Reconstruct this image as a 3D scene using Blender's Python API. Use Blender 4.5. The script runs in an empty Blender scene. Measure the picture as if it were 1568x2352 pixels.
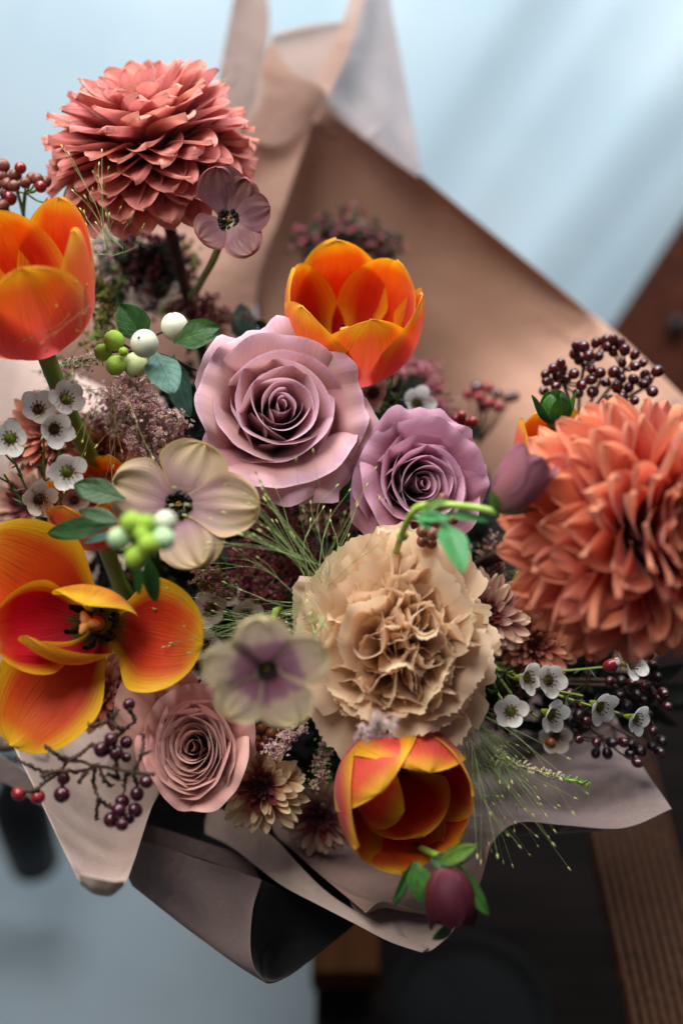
import bpy, math, random
import numpy as np
from mathutils import Vector, Matrix, Quaternion

# ---------------------------------------------------------------- camera, world, lamps
scene = bpy.context.scene
PITCH = math.radians(40)
RIGHT = np.array([1.0, 0, 0])
FWD = np.array([0, math.cos(PITCH), -math.sin(PITCH)])
UP = np.array([0, math.sin(PITCH), math.cos(PITCH)])
CENTRE = np.array([0, 0, 1.05])
CAM = CENTRE - 0.55 * FWD
K = (24.0 / 42.0) / 1568.0


def P(px, py, d):
    """the point of the place seen at a photo position, d metres in front of the lens"""
    return CAM + d * (FWD + (px - 784) * K * RIGHT - (py - 1176) * K * UP)


def V(x, y, z):
    """direction: right, up, towards the viewer"""
    v = x * RIGHT + y * UP - z * FWD
    return v / np.linalg.norm(v)


cam_data = bpy.data.cameras.new("camera")
cam = bpy.data.objects.new("camera", cam_data)
scene.collection.objects.link(cam)
cam.location = CAM
cam.rotation_euler = (math.radians(90) - PITCH, 0, 0)
cam_data.sensor_fit = 'HORIZONTAL'
cam_data.sensor_width = 24
cam_data.lens = 42
cam_data.clip_start = 0.01
cam_data.clip_end = 50
cam_data.dof.use_dof = True
cam_data.dof.focus_distance = 0.545
cam_data.dof.aperture_fstop = 3.0
scene.camera = cam

world = bpy.data.worlds.new("World")
scene.world = world
world.use_nodes = True
bg = world.node_tree.nodes['Background']
bg.inputs[0].default_value = (0.78, 0.86, 1.0, 1)
bg.inputs[1].default_value = 0.16


def area(name, loc, target, size, sizey, power, col):
    l = bpy.data.lights.new(name, 'AREA')
    l.shape = 'RECTANGLE'
    l.size, l.size_y, l.energy, l.color = size, sizey, power, col
    o = bpy.data.objects.new(name, l)
    scene.collection.objects.link(o)
    o.location = loc
    o.rotation_euler = (Vector(target) - Vector(loc)).to_track_quat('-Z', 'Y').to_euler()
    return o


# a tall window above and to the left of the bouquet, and a lamp added to brighten the pale curtain behind
area("window_light", CENTRE + 0.85 * UP - 0.40 * RIGHT - 0.70 * FWD, CENTRE + 0.04 * UP, 0.7, 0.55, 20, (1.0, 0.965, 0.92))
area("curtain_light", (0.1, 0.75, 2.25), (0.2, 1.75, 0.55), 1.6, 0.5, 96, (0.945, 0.97, 1.0))

scene.view_settings.view_transform = 'Standard'
scene.view_settings.look = 'None'
scene.view_settings.gamma = 1
scene.view_settings.exposure = 0
scene.render.engine = 'CYCLES'
scene.cycles.max_bounces = 8
scene.cycles.transparent_max_bounces = 12
scene.cycles.use_denoising = True
scene.cycles.caustics_reflective = False
scene.cycles.caustics_refractive = False
COL = scene.collection


# ---------------------------------------------------------------- shader helpers
def lin(c):
    if isinstance(c, str):
        c = [int(c[i:i + 2], 16) / 255 for i in (0, 2, 4)]
    return tuple([(x / 12.92 if x <= 0.04045 else ((x + 0.055) / 1.055) ** 2.4) for x in c]) + (1,)


class NT:
    def __init__(self, name):
        self.m = bpy.data.materials.new(name)
        self.m.use_nodes = True
        self.t = self.m.node_tree
        self.t.nodes.clear()
        self.out = self.n('ShaderNodeOutputMaterial')

    def n(self, kind, **kw):
        nd = self.t.nodes.new(kind)
        for k, v in kw.items():
            setattr(nd, k, v)
        return nd

    def set(self, sock, v):
        if isinstance(v, bpy.types.NodeSocket):
            self.t.links.new(v, sock)
        else:
            sock.default_value = v

    def math(self, op, a, b=0.0, c=0.0, clamp=False):
        nd = self.n('ShaderNodeMath', operation=op, use_clamp=clamp)
        for i, v in enumerate((a, b, c)):
            if i < len(nd.inputs):
                self.set(nd.inputs[i], v)
        return nd.outputs[0]

    def ramp(self, f, stops, interp='EASE'):
        nd = self.n('ShaderNodeValToRGB')
        cr = nd.color_ramp
        cr.interpolation = interp
        while len(cr.elements) < len(stops):
            cr.elements.new(0.5)
        for e, (p, c) in zip(cr.elements, stops):
            e.position = p
            e.color = lin(c) if not isinstance(c, (int, float)) else (c, c, c, 1)
        self.set(nd.inputs[0], f)
        return nd.outputs[0]

    def smooth(self, v, a, b):
        nd = self.n('ShaderNodeMapRange', interpolation_type='SMOOTHSTEP')
        self.set(nd.inputs[0], v)
        nd.inputs[1].default_value, nd.inputs[2].default_value = a, b
        return nd.outputs[0]

    def mix(self, f, a, b, mode='MIX'):
        nd = self.n('ShaderNodeMix', data_type='RGBA', blend_type=mode)
        self.set(nd.inputs[0], f)
        self.set(nd.inputs[6], a if not isinstance(a, str) else lin(a))
        self.set(nd.inputs[7], b if not isinstance(b, str) else lin(b))
        return nd.outputs[2]

    def noise(self, vec, scale, detail=3, rough=0.55, dist=0.0):
        nd = self.n('ShaderNodeTexNoise')
        self.set(nd.inputs['Vector'], vec)
        nd.inputs['Scale'].default_value = scale
        nd.inputs['Detail'].default_value = detail
        nd.inputs['Roughness'].default_value = rough
        nd.inputs['Distortion'].default_value = dist
        return nd.outputs['Fac']

    def comb(self, x, y, z=0.0):
        nd = self.n('ShaderNodeCombineXYZ')
        for i, v in enumerate((x, y, z)):
            self.set(nd.inputs[i], v)
        return nd.outputs[0]

    def bump(self, h, dist, strength=1.0):
        nd = self.n('ShaderNodeBump')
        nd.inputs['Strength'].default_value = strength
        nd.inputs['Distance'].default_value = dist
        self.set(nd.inputs['Height'], h)
        return nd.outputs[0]

    def principled(self, col, rough=0.6, normal=None, spec=0.35, **kw):
        nd = self.n('ShaderNodeBsdfPrincipled')
        self.set(nd.inputs['Base Color'], col if not isinstance(col, str) else lin(col))
        self.set(nd.inputs['Roughness'], rough)
        nd.inputs['Specular IOR Level'].default_value = spec
        if normal is not None:
            self.set(nd.inputs['Normal'], normal)
        for k, v in kw.items():
            self.set(nd.inputs[k.replace('_', ' ')], v)
        return nd.outputs[0]

    def finish(self, bsdf, col=None, trans=0.0, clear=0.0):
        s = bsdf
        if trans:
            t = self.n('ShaderNodeBsdfTranslucent')
            self.set(t.inputs[0], col if not isinstance(col, str) else lin(col))
            mx = self.n('ShaderNodeMixShader')
            mx.inputs[0].default_value = trans
            self.t.links.new(s, mx.inputs[1])
            self.t.links.new(t.outputs[0], mx.inputs[2])
            s = mx.outputs[0]
        if clear:
            t = self.n('ShaderNodeBsdfTransparent')
            mx = self.n('ShaderNodeMixShader')
            mx.inputs[0].default_value = clear
            self.t.links.new(s, mx.inputs[1])
            self.t.links.new(t.outputs[0], mx.inputs[2])
            s = mx.outputs[0]
        self.t.links.new(s, self.out.inputs[0])
        return self.m

    def uv(self):
        nd = self.n('ShaderNodeUVMap')
        sp = self.n('ShaderNodeSeparateXYZ')
        self.t.links.new(nd.outputs[0], sp.inputs[0])
        return sp.outputs[0], sp.outputs[1]

    def rnd(self):
        return self.n('ShaderNodeObjectInfo').outputs['Random']

    def obco(self):
        return self.n('ShaderNodeTexCoord').outputs['Object']


def petal_mat(name, inside, outside=None, edge=None, edge_w=0.25, edge_amt=0.8, streak=0.25, streak_f=26, rough=0.55,
              trans=0.28, var=0.12, sheen=0.15, blotch=None, spec=0.3, bump=0.0004, tipedge=True, streak_col=None):
    g = NT(name)
    u, v = g.uv()
    r = g.rnd()
    au = g.math('ABSOLUTE', g.math('MULTIPLY_ADD', u, 2.0, -1.0))
    wob = g.noise(g.comb(g.math('MULTIPLY', u, 3.0), g.math('MULTIPLY', v, 2.0), g.math('MULTIPLY', r, 40.0)), 1.6, 3)
    fine = g.noise(g.comb(g.math('MULTIPLY', u, float(streak_f)), g.math('MULTIPLY', v, 1.6), g.math('MULTIPLY', r, 30.0)), 1.3, 4, 0.6)
    vv = g.math('ADD', v, g.math('MULTIPLY_ADD', wob, 0.3, -0.15))
    vv = g.math('ADD', vv, g.math('MULTIPLY', g.math('ADD', fine, -0.5), streak * 0.5))
    col = g.ramp(vv, inside)
    if outside:
        co = g.ramp(vv, outside)
        bf = g.n('ShaderNodeNewGeometry').outputs['Backfacing']
        col = g.mix(bf, col, co)
    if edge:
        e = g.math('ADD', au, g.math('MULTIPLY_ADD', fine, 0.34, -0.17))
        e = g.smooth(e, 1 - edge_w * 1.6, 1.0 - edge_w * 0.15)
        if tipedge:
            e2 = g.smooth(g.math('ADD', v, g.math('MULTIPLY_ADD', fine, 0.16, -0.08)), 1 - edge_w * .6, 1.0)
            e = g.math('MAXIMUM', e, e2)
        col = g.mix(g.math('MULTIPLY', e, edge_amt), col, edge)
    if blotch:
        bcol, b0, b1, amt = blotch
        b = g.smooth(g.math('ADD', v, g.math('MULTIPLY_ADD', fine, 0.5, -0.25)), b1, b0)
        b = g.math('MULTIPLY', b, g.smooth(g.math('ADD', au, g.math('MULTIPLY_ADD', wob, .6, -.3)), 0.9, 0.35))
        col = g.mix(g.math('MULTIPLY', b, amt), col, bcol)
    # thin darker veins running along the petal
    col = g.mix(g.math('MULTIPLY', g.smooth(fine, 0.5, 0.75), streak), col, streak_col or (0.25, 0.08, 0.08, 1), 'MIX' if streak_col else 'MULTIPLY')
    hs = g.n('ShaderNodeHueSaturation')
    g.set(hs.inputs['Value'], g.math('MULTIPLY_ADD', r, var * 2, 1 - var))
    g.set(hs.inputs['Hue'], g.math('MULTIPLY_ADD', r, 0.016, 0.492))
    g.set(hs.inputs['Color'], col)
    col = hs.outputs[0]
    nrm = g.bump(fine, bump, 0.9)
    b = g.principled(col, rough, nrm, spec, Sheen_Weight=sheen)
    return g.finish(b, col, trans)


def plain_mat(name, c1, c2=None, scale=40, rough=0.6, bump=0.0003, trans=0.0, spec=0.3, detail=4, stretch=None, **kw):
    g = NT(name)
    co = g.obco()
    if stretch:
        mp = g.n('ShaderNodeMapping')
        mp.inputs['Scale'].default_value = stretch
        g.t.links.new(co, mp.inputs[0])
        co = mp.outputs[0]
    f = g.noise(co, scale, detail)
    col = g.ramp(f, [(0.3, c1), (0.7, c2 or c1)])
    b = g.principled(col, rough, g.bump(f, bump) if bump else None, spec, **kw)
    return g.finish(b, col, trans)


def leaf_mat(name, c1, c2, vein, rough=0.45, amt=0.6):
    g = NT(name)
    u, v = g.uv()
    r = g.rnd()
    au = g.math('ABSOLUTE', g.math('MULTIPLY_ADD', u, 2.0, -1.0))
    nz = g.noise(g.comb(u, v, g.math('MULTIPLY', r, 20.0)), 5, 4)
    col = g.ramp(nz, [(0.3, c1), (0.75, c2)])
    mid = g.smooth(au, 0.05, 0.0)
    ph = g.math('FRACT', g.math('MULTIPLY', g.math('ADD', g.math('SUBTRACT', v, g.math('MULTIPLY', au, 0.28)), g.math('MULTIPLY', nz, 0.08)), 6.5))
    side = g.smooth(g.math('ABSOLUTE', g.math('ADD', ph, -0.5)), 0.06, 0.0)
    ve = g.math('MAXIMUM', mid, g.math('MULTIPLY', side, 0.5))
    col = g.mix(g.math('MULTIPLY', ve, amt), col, vein)
    hs = g.n('ShaderNodeHueSaturation')
    g.set(hs.inputs['Value'], g.math('MULTIPLY_ADD', r, 0.5, 0.75))
    g.set(hs.inputs['Color'], col)
    col = hs.outputs[0]
    b = g.principled(col, rough, g.bump(g.math('ADD', g.math('MULTIPLY', ve, -0.6), g.math('MULTIPLY', nz, .5)), 0.0006), 0.4)
    return g.finish(b, col, 0.18)


# ---------------------------------------------------------------- mesh helpers
_TOPO = {}


def new_mesh(name, verts, faces4=None, faces=None, uvs=None, smooth=True):
    me = bpy.data.meshes.new(name)
    verts = np.asarray(verts, dtype=np.float32).reshape(-1, 3)
    if faces4 is not None:
        f = np.asarray(faces4, dtype=np.int32)
        me.vertices.add(len(verts))
        me.vertices.foreach_set('co', verts.ravel())
        k = f.shape[1]
        me.loops.add(f.size)
        me.loops.foreach_set('vertex_index', f.ravel())
        me.polygons.add(len(f))
        me.polygons.foreach_set('loop_start', np.arange(0, f.size, k, dtype=np.int32))
        if uvs is not None:
            l = me.uv_layers.new(name='UVMap')
            l.data.foreach_set('uv', np.asarray(uvs, dtype=np.float32).reshape(-1, 2)[f.ravel()].ravel())
        me.update(calc_edges=True)
    else:
        me.from_pydata(verts.tolist(), [], faces)
    if smooth:
        me.polygons.foreach_set('use_smooth', np.ones(len(me.polygons), dtype=bool))
    return me


def topo(nv, nu, wrap=False):
    key = (nv, nu, wrap)
    if key not in _TOPO:
        c = nu if wrap else nu + 1
        i, j = np.meshgrid(np.arange(nv), np.arange(nu), indexing='ij')
        a = i * c + j
        b = (i + 1) * c + j
        jj = (j + 1) % c if wrap else j + 1
        _TOPO[key] = np.stack([a, b, (i + 1) * c + jj, i * c + jj], -1).reshape(-1, 4)
    return _TOPO[key]


def sm(x):
    x = np.clip(x, 0, 1)
    return x * x * (3 - 2 * x)


def petal(L, heads, W, rng, nu=10, nv=12, r0=0.002, z0=0.0, base=0.3, wide=0.6, tip=0.55, close=0.5, cup=(0, 0), crease=0.0,
          roll=0.0, ruf=0.0, rf=3.0, drop=0.0, dp=2.2, serr=0.0, sf=9.0, spiral=0.0, noise=0.0, theta=0.0, bend=0.0, rufp=2.0):
    """a petal: a centre line whose heading (degrees from the flower's axis) changes along it, a width, and a bend across it"""
    t = np.linspace(0, 1, nv + 1)
    if close > 0:
        t = 1 - (1 - t) ** 1.35
    s = t[:, None] * np.ones((1, nu + 1))
    uu = np.linspace(-1, 1, nu + 1)[None, :] * np.ones((nv + 1, 1))
    au = np.abs(uu)
    L_u = 1 - drop * au ** dp
    if serr:
        zig = np.abs(((uu * sf + rng.uniform(0, 1)) % 1) - 0.5) * 2
        L_u = L_u + s ** 5 * (serr * .75 * (zig - 0.5) * (0.2 + 1.2 * np.sin(uu * 5 + rng.uniform(0, 6)) ** 2) + np.convolve(rng.normal(0, serr * .38, nu + 3), [.25, .5, .25], 'valid')[None, :])
    se = s * L_u
    fs = np.linspace(0, 1.15, 70)
    hd = np.radians(np.interp(fs, np.linspace(0, 1, len(heads)), heads))
    kk = np.ones(5) / 5
    hd = np.convolve(np.pad(hd, 2, mode='edge'), kk, 'valid')
    ds = fs[1] - fs[0]
    rr = r0 + L * np.concatenate([[0], np.cumsum(np.sin(hd[:-1])) * ds])
    zz = z0 + L * np.concatenate([[0], np.cumsum(np.cos(hd[:-1])) * ds])
    r = np.interp(se, fs, rr)
    z = np.interp(se, fs, zz)
    h = np.interp(se, fs, hd)
    w = (base + (1 - base) * sm(s / wide))
    if close > 0:
        w = w * np.clip(1 - np.clip((s - tip) / (1 - tip), 0, 1) ** 2, 0, 1) ** close
    w = W * w
    kap = cup[0] + (cup[1] - cup[0]) * se
    kap = np.where(np.abs(kap) < 1e-3, 1e-3, kap)
    a = np.clip(uu * w * kap, -2.9, 2.9)
    x = np.sin(a) / kap
    n = (1 - np.cos(a)) / kap
    n = n + crease * au * w - roll * L * sm((au - 0.55) / 0.45) * s
    ph = rng.uniform(0, 6.28, 8)
    n = n + ruf * L * s ** rufp * (0.25 + 0.75 * au) * np.sin(rf * uu * 3.1 + ph[0] + 2 * s) + 0.35 * ruf * L * s ** rufp * np.sin(rf * 2.3 * uu * 3.1 + ph[1])
    n = n + spiral * uu
    if noise:
        for q in range(3):
            n = n + noise * L * s * np.sin((q + 1) * 1.3 * uu + (q + 1.5) * 2 * s + ph[2 + q]) / (q + 1.5)
    x = x + bend * L * s ** 2 + noise * 0.6 * L * s * np.sin(3 * s + ph[6])
    Rd = r - np.cos(h) * n
    Zd = z + np.sin(h) * n
    ct, st = math.cos(theta), math.sin(theta)
    X = Rd * ct - x * st
    Y = Rd * st + x * ct
    pts = np.stack([X, Y, Zd], -1)
    uv = np.stack([(uu + 1) / 2, s], -1)
    return pts, topo(nv, nu), uv


def add(name, mesh, mat=None, parent=None):
    o = bpy.data.objects.new(name, mesh)
    if mat is not None and not mesh.materials:
        mesh.materials.append(mat)
    COL.objects.link(o)
    if parent is not None:
        o.parent = parent
    return o


def add_petal(parent, mat, name='petal', **kw):
    rng = kw.pop('rng')
    L, heads, W = kw.pop('L'), kw.pop('heads'), kw.pop('W')
    p, f, uv = petal(L, heads, W, rng, **kw)
    return add(name, new_mesh(name, p, f, uvs=uv), mat, parent)


def frame(axis, roll=0.0):
    q = Vector(axis).to_track_quat('Z', 'Y')
    return q @ Quaternion((0, 0, 1), math.radians(roll))


def thing(name, label, cat, loc, axis=None, roll=0.0, group=None):
    o = bpy.data.objects.new(name, None)
    COL.objects.link(o)
    o.empty_display_size = 0.01
    o.location = loc
    if axis is not None:
        o.rotation_mode = 'QUATERNION'
        o.rotation_quaternion = frame(axis, roll)
    tag(o, label, cat, group)
    return o


def tag(o, label, cat, group=None):
    o['label'] = label
    o['category'] = cat
    if group:
        o['group'] = group
    return o


class MB:
    """gathers pieces of one part"""
    def __init__(self):
        self.v, self.f, self.uv, self.n = [], [], [], 0

    def put(self, pts, f, uv=None):
        pts = np.asarray(pts).reshape(-1, 3)
        self.v.append(pts)
        self.f.append(np.asarray(f) + self.n)
        self.uv.append(np.zeros((len(pts), 2)) if uv is None else np.asarray(uv).reshape(-1, 2))
        self.n += len(pts)

    def tube(self, path, r, k=6, r2=None):
        path = np.asarray(path, dtype=float)
        m = len(path)
        T = np.gradient(path, axis=0)
        T /= np.linalg.norm(T, axis=1)[:, None] + 1e-12
        ref = np.array([0.3, 0.5, 0.81])
        if abs(np.dot(ref, T[0])) > 0.9:
            ref = np.array([1.0, 0, 0])
        A = np.cross(T, ref)
        A /= np.linalg.norm(A, axis=1)[:, None] + 1e-12
        B = np.cross(T, A)
        rad = np.interp(np.linspace(0, 1, m), [0, 1], [r, r if r2 is None else r2]) if np.isscalar(r) else np.asarray(r)
        ang = np.linspace(0, 2 * np.pi, k, endpoint=False)
        pts = path[:, None, :] + rad[:, None, None] * (np.cos(ang)[None, :, None] * A[:, None, :] + np.sin(ang)[None, :, None] * B[:, None, :])
        uv = np.stack(np.broadcast_arrays((ang / 6.2832)[None, :], np.linspace(0, 1, m)[:, None]), -1)
        self.put(pts, topo(m - 1, k, True), uv)

    def blob(self, c, rx, ry=None, rz=None, M=None, nu=8, nv=6, point=0.0):
        ry = rx if ry is None else ry
        rz = rx if rz is None else rz
        p, f, uv = ball(nu, nv, point)
        p = p * np.array([rx, ry, rz])
        if M is not None:
            p = p @ np.asarray(M).T
        self.put(p + np.asarray(c), f, uv)

    def build(self, name, mat, parent=None):
        f = np.concatenate(self.f)
        return add(name, new_mesh(name, np.concatenate(self.v), f, uvs=np.concatenate(self.uv)), mat, parent)


def ball(nu=12, nv=8, point=0.0):
    th = np.linspace(0.0001, math.pi - 0.0001, nv + 1)
    ph = np.linspace(0, 2 * math.pi, nu, endpoint=False)
    rr = np.sin(th)
    zz = np.cos(th)
    if point:
        zz = zz + point * np.maximum(0, zz) ** 6
    p = np.stack([rr[:, None] * np.cos(ph)[None, :], rr[:, None] * np.sin(ph)[None, :], zz[:, None] * np.ones((1, nu))], -1)
    uv = np.stack(np.broadcast_arrays((ph / 6.2832)[None, :], (th / math.pi)[:, None]), -1)
    return p.reshape(-1, 3), topo(nv, nu, True), uv.reshape(-1, 2)


def rotz(axis):
    return np.array(Vector(axis).to_track_quat('Z', 'Y').to_matrix())


def spline(pts, n=24):
    """Catmull-Rom through the points"""
    p = np.asarray(pts, dtype=float)
    p = np.vstack([2 * p[0] - p[1], p, 2 * p[-1] - p[-2]])
    m = len(p) - 3
    t = np.linspace(0, m - 1e-9, n)
    i = t.astype(int)
    f = (t - i)[:, None]
    a, b, c, d = p[i], p[i + 1], p[i + 2], p[i + 3]
    return 0.5 * (2 * b + (c - a) * f + (2 * a - 5 * b + 4 * c - d) * f * f + (3 * b - a - 3 * c + d) * f ** 3)


_NST = [0]


def stem_to(parent, mat, r=0.0028, z=0.0, name='stem', knee=0.05, end=None, n=14):
    """a stem from the base of a flower down into the binding point behind the bouquet"""
    q = parent.rotation_quaternion.to_matrix() if parent.rotation_mode == 'QUATERNION' else Matrix.Identity(3)
    loc = Vector(parent.location)
    e = Vector(end if end is not None else BIND)
    _NST[0] += 1
    e = e + Vector(((_NST[0] % 7 - 3) * 0.004, (_NST[0] % 5 - 2) * 0.004, 0))
    le = q.transposed() @ (e - loc)
    le = np.array(le)
    D = np.linalg.norm(le)
    c0, c1, c2 = np.array((0, 0, z)), np.array((0, 0, z - 0.26 * D - knee * .2)), le * 0.6
    tt = np.linspace(0, 1, n)[:, None]
    pts = (1 - tt) ** 3 * c0 + 3 * (1 - tt) ** 2 * tt * c1 + 3 * (1 - tt) * tt ** 2 * c2 + tt ** 3 * le
    mb = MB()
    mb.tube(pts, r, 7)
    return mb.build(name, mat, parent)


BIND = P(760, 1750, 1.02)


# ---------------------------------------------------------------- materials of the flowers
M = {}
M['dahlia_red'] = petal_mat('dahlia_red', [(0.0, '84202c'), (0.25, 'a83a42'), (0.55, 'c86464'), (1.0, 'dc8a7e')],
                            [(0.0, '8a2c34'), (0.5, 'bc605c'), (1.0, 'd28476')], edge='e09c8c', edge_w=0.2, edge_amt=0.5, streak=0.3,
                            streak_f=20, rough=0.6, trans=0.42, var=0.12, sheen=0.25, bump=0.0005)
M['dahlia_coral'] = petal_mat('dahlia_coral', [(0.0, '94241e'), (0.25, 'c64434'), (0.55, 'e2664e'), (1.0, 'ee9474')],
                              [(0.0, '7a2228'), (0.5, 'c4604e'), (1.0, 'd88c70')], edge='e09a78', edge_w=0.2, edge_amt=0.4, streak=0.22,
                              streak_f=20, rough=0.6, trans=0.46, var=0.1, sheen=0.2, bump=0.0004)
M['tulip'] = petal_mat('tulip', [(0.0, '3a3008'), (0.1, '5a2806'), (0.2, 'b00a02'), (0.6, 'd02404'), (0.85, 'e45206'), (1.0, 'ee7c0e')],
                       [(0.0, 'd8606c'), (0.42, 'dc5c54'), (0.68, 'e05a30'), (0.88, 'e26414'), (1.0, 'e88a1c')], edge='eeaa18', edge_w=0.26,
                       edge_amt=0.85, streak=0.5, streak_f=46, rough=0.5, trans=0.36, var=0.05, sheen=0.1, bump=0.0005, spec=0.28)
M['tulip_pink'] = petal_mat('tulip_pink', [(0.0, '3a3008'), (0.12, '7c1604'), (0.25, 'b80e02'), (0.5, 'cf2806'), (0.8, 'e2620c'), (1.0, 'e8920e')],
                            [(0.0, 'd86a78'), (0.4, 'da6068'), (0.75, 'e0543c'), (1.0, 'e4642c')], edge='f0b81a', edge_w=0.3,
                            edge_amt=0.95, streak=0.5, streak_f=46, rough=0.5, trans=0.34, var=0.05, sheen=0.1, bump=0.0005, spec=0.28)
M['tulip_orange'] = petal_mat('tulip_orange', [(0.0, '2c2c0c'), (0.1, '6c4c0c'), (0.22, 'b01c04'), (0.6, 'd43c06'), (0.88, 'e0620a'), (1.0, 'ea9a14')],
                             [(0.0, 'c83c14'), (0.5, 'd85c10'), (0.8, 'd8880e'), (1.0, 'dca812')], edge='eab414', edge_w=0.3,
                             edge_amt=0.95, streak=0.5, streak_f=46, rough=0.5, trans=0.34, var=0.04, sheen=0.1, bump=0.0005, spec=0.28)
M['tulip_open'] = petal_mat('tulip_open', [(0.0, '2c2c0c'), (0.12, '5c4c0c'), (0.2, 'a81402'), (0.66, 'c61804'), (0.9, 'dc4808'), (1.0, 'e87e10')],
                            [(0.0, 'c83c14'), (0.5, 'd85c10'), (0.8, 'd8880e'), (1.0, 'dca812')], edge='e8b012', edge_w=0.22,
                            edge_amt=0.95, streak=0.5, streak_f=46, rough=0.5, trans=0.34, var=0.04, sheen=0.1, bump=0.0005, spec=0.28)
M['rose_mauve'] = petal_mat('rose_mauve', [(0.0, '96304e'), (0.38, 'b25c74'), (0.66, 'c88c90'), (0.84, 'd0a09e'), (1.0, 'd0a2b4')],  # reddened base paints the glow in creases; lilac rim paled as a highlight
                            [(0.0, 'a45a78'), (0.5, 'c48c94'), (0.85, 'd4a6a4'), (1.0, 'ca94aa')], edge='e4c0c8', edge_w=0.07, edge_amt=0.7, streak=0.16,
                            streak_f=30, rough=0.6, trans=0.36, var=0.05, sheen=0.3, bump=0.0002)
M['rose_violet'] = petal_mat('rose_violet', [(0.0, '8c2c50'), (0.4, 'a65076'), (0.72, 'bc7c90'), (1.0, 'cc98b0')],
                             [(0.0, '9c5274'), (0.5, 'bb8298'), (0.85, 'c898a6'), (1.0, 'c086a0')], edge='d8aebb', edge_w=0.1, edge_amt=0.5, streak=0.16,
                             streak_f=30, rough=0.6, trans=0.36, var=0.05, sheen=0.3, bump=0.0002)
M['rose_brown'] = petal_mat('rose_brown', [(0.0, '903c38'), (0.4, 'c4746e'), (0.75, 'd4968c'), (1.0, 'dca89e')],
                            [(0.0, 'a8665a'), (0.5, 'c89282'), (1.0, 'd0a294')], edge='cf9e92', edge_w=0.1, edge_amt=0.4, streak=0.07,
                            streak_f=18, rough=0.65, trans=0.22, var=0.05, sheen=0.3, bump=0.0002)
M['carnation'] = petal_mat('carnation', [(0.0, 'a87c48'), (0.35, 'd09c70'), (0.7, 'dfbc96'), (1.0, 'e8ccaa')],
                           [(0.0, 'b89058'), (0.5, 'dcae84'), (1.0, 'e6c29c')], edge='e8d2b0', edge_w=0.12, edge_amt=0.4, streak=0.12,
                           streak_f=26, rough=0.62, trans=0.48, var=0.08, sheen=0.25, bump=0.00025)
M['hellebore_cream'] = petal_mat('hellebore_cream', [(0.0, 'c8c090'), (0.12, '9c7474'), (0.35, 'ae8c86'), (0.62, 'b49a80'), (1.0, 'bca67c')],
                                 edge='c8a868', edge_w=0.12, edge_amt=0.5, streak=0.35, streak_f=44, rough=0.6, trans=0.32, var=0.07,
                                 streak_col=lin('8c6468'), blotch=('94687a', 0.1, 0.5, 0.45), tipedge=True)
M['hellebore_front'] = petal_mat('hellebore_front', [(0.0, 'c8c88c'), (0.1, '744858'), (0.4, '9c7080'), (0.58, 'ccb098'), (1.0, 'dcc8a0')],
                                 edge='d8c890', edge_w=0.2, edge_amt=0.6, streak=0.3, streak_f=30, rough=0.6, trans=0.3, var=0.08,
                                 streak_col=lin('8c5c68'), blotch=('8a5264', 0.2, 0.6, 0.6))
M['hellebore_brown'] = petal_mat('hellebore_brown', [(0.0, 'b8b088'), (0.14, '947074'), (0.45, '744850'), (0.8, '6c4440'), (1.0, '743c34')],
                                 edge='8c4448', edge_w=0.16, edge_amt=0.6, streak=0.4, streak_f=40, rough=0.6, trans=0.25, var=0.12,
                                 streak_col=lin('c09c98'))
M['hellebore_bud'] = petal_mat('hellebore_bud', [(0.0, 'a07c70'), (0.5, '985c66'), (1.0, '844c58')], edge='a87880', edge_w=0.1, edge_amt=0.4, sheen=0, 
                               streak=0.4, streak_f=30, trans=0.2, streak_col=lin('7a4458'))
M['hellebore_dark'] = petal_mat('hellebore_dark', [(0.0, '84444c'), (0.35, '501a26'), (1.0, '3a101a')], edge='5c2830', edge_w=0.12, edge_amt=0.4,
                                streak=0.5, streak_f=26, trans=0.12, sheen=0, spec=.2)
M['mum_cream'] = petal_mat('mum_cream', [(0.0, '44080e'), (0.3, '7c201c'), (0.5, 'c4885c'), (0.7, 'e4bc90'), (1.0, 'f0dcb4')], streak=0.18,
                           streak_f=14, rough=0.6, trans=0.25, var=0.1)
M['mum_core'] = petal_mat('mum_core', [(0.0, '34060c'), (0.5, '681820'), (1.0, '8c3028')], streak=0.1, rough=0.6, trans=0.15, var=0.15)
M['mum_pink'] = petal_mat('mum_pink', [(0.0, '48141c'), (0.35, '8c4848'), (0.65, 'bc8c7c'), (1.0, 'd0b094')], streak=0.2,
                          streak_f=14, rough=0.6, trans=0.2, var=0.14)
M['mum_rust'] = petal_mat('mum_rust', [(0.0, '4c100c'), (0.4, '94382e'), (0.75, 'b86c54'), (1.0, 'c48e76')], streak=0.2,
                          streak_f=14, rough=0.6, trans=0.2, var=0.16)
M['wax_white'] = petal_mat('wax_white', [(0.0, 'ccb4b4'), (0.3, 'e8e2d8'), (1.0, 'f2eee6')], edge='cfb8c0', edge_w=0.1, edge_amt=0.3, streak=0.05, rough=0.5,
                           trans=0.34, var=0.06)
M['wax_dull'] = petal_mat('wax_dull', [(0.0, '9c8478'), (0.4, 'ccbcac'), (1.0, 'dcd2c4')], streak=0.05, rough=0.6, trans=0.2, var=0.12)  # darker copy of the white petals, dimness of the gaps in its colour
M['wax_cup'] = plain_mat('wax_cup', '4c5a14', '7c8830', 300, 0.35, 0.0002)
M['wax_cup_dark'] = plain_mat('wax_cup_dark', '3a2418', '5a4020', 300, 0.4, 0.0002)
M['stem_green'] = plain_mat('stem_green', '5c7428', '7c9038', 60, 0.5, 0.0002, spec=0.4)
M['stem_lime'] = plain_mat('stem_lime', '88a83c', 'a8c458', 60, 0.42, 0.0002, spec=0.4)
M['stem_dark'] = plain_mat('stem_dark', '2c1c14', '48342a', 80, 0.7, 0.0004)
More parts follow.
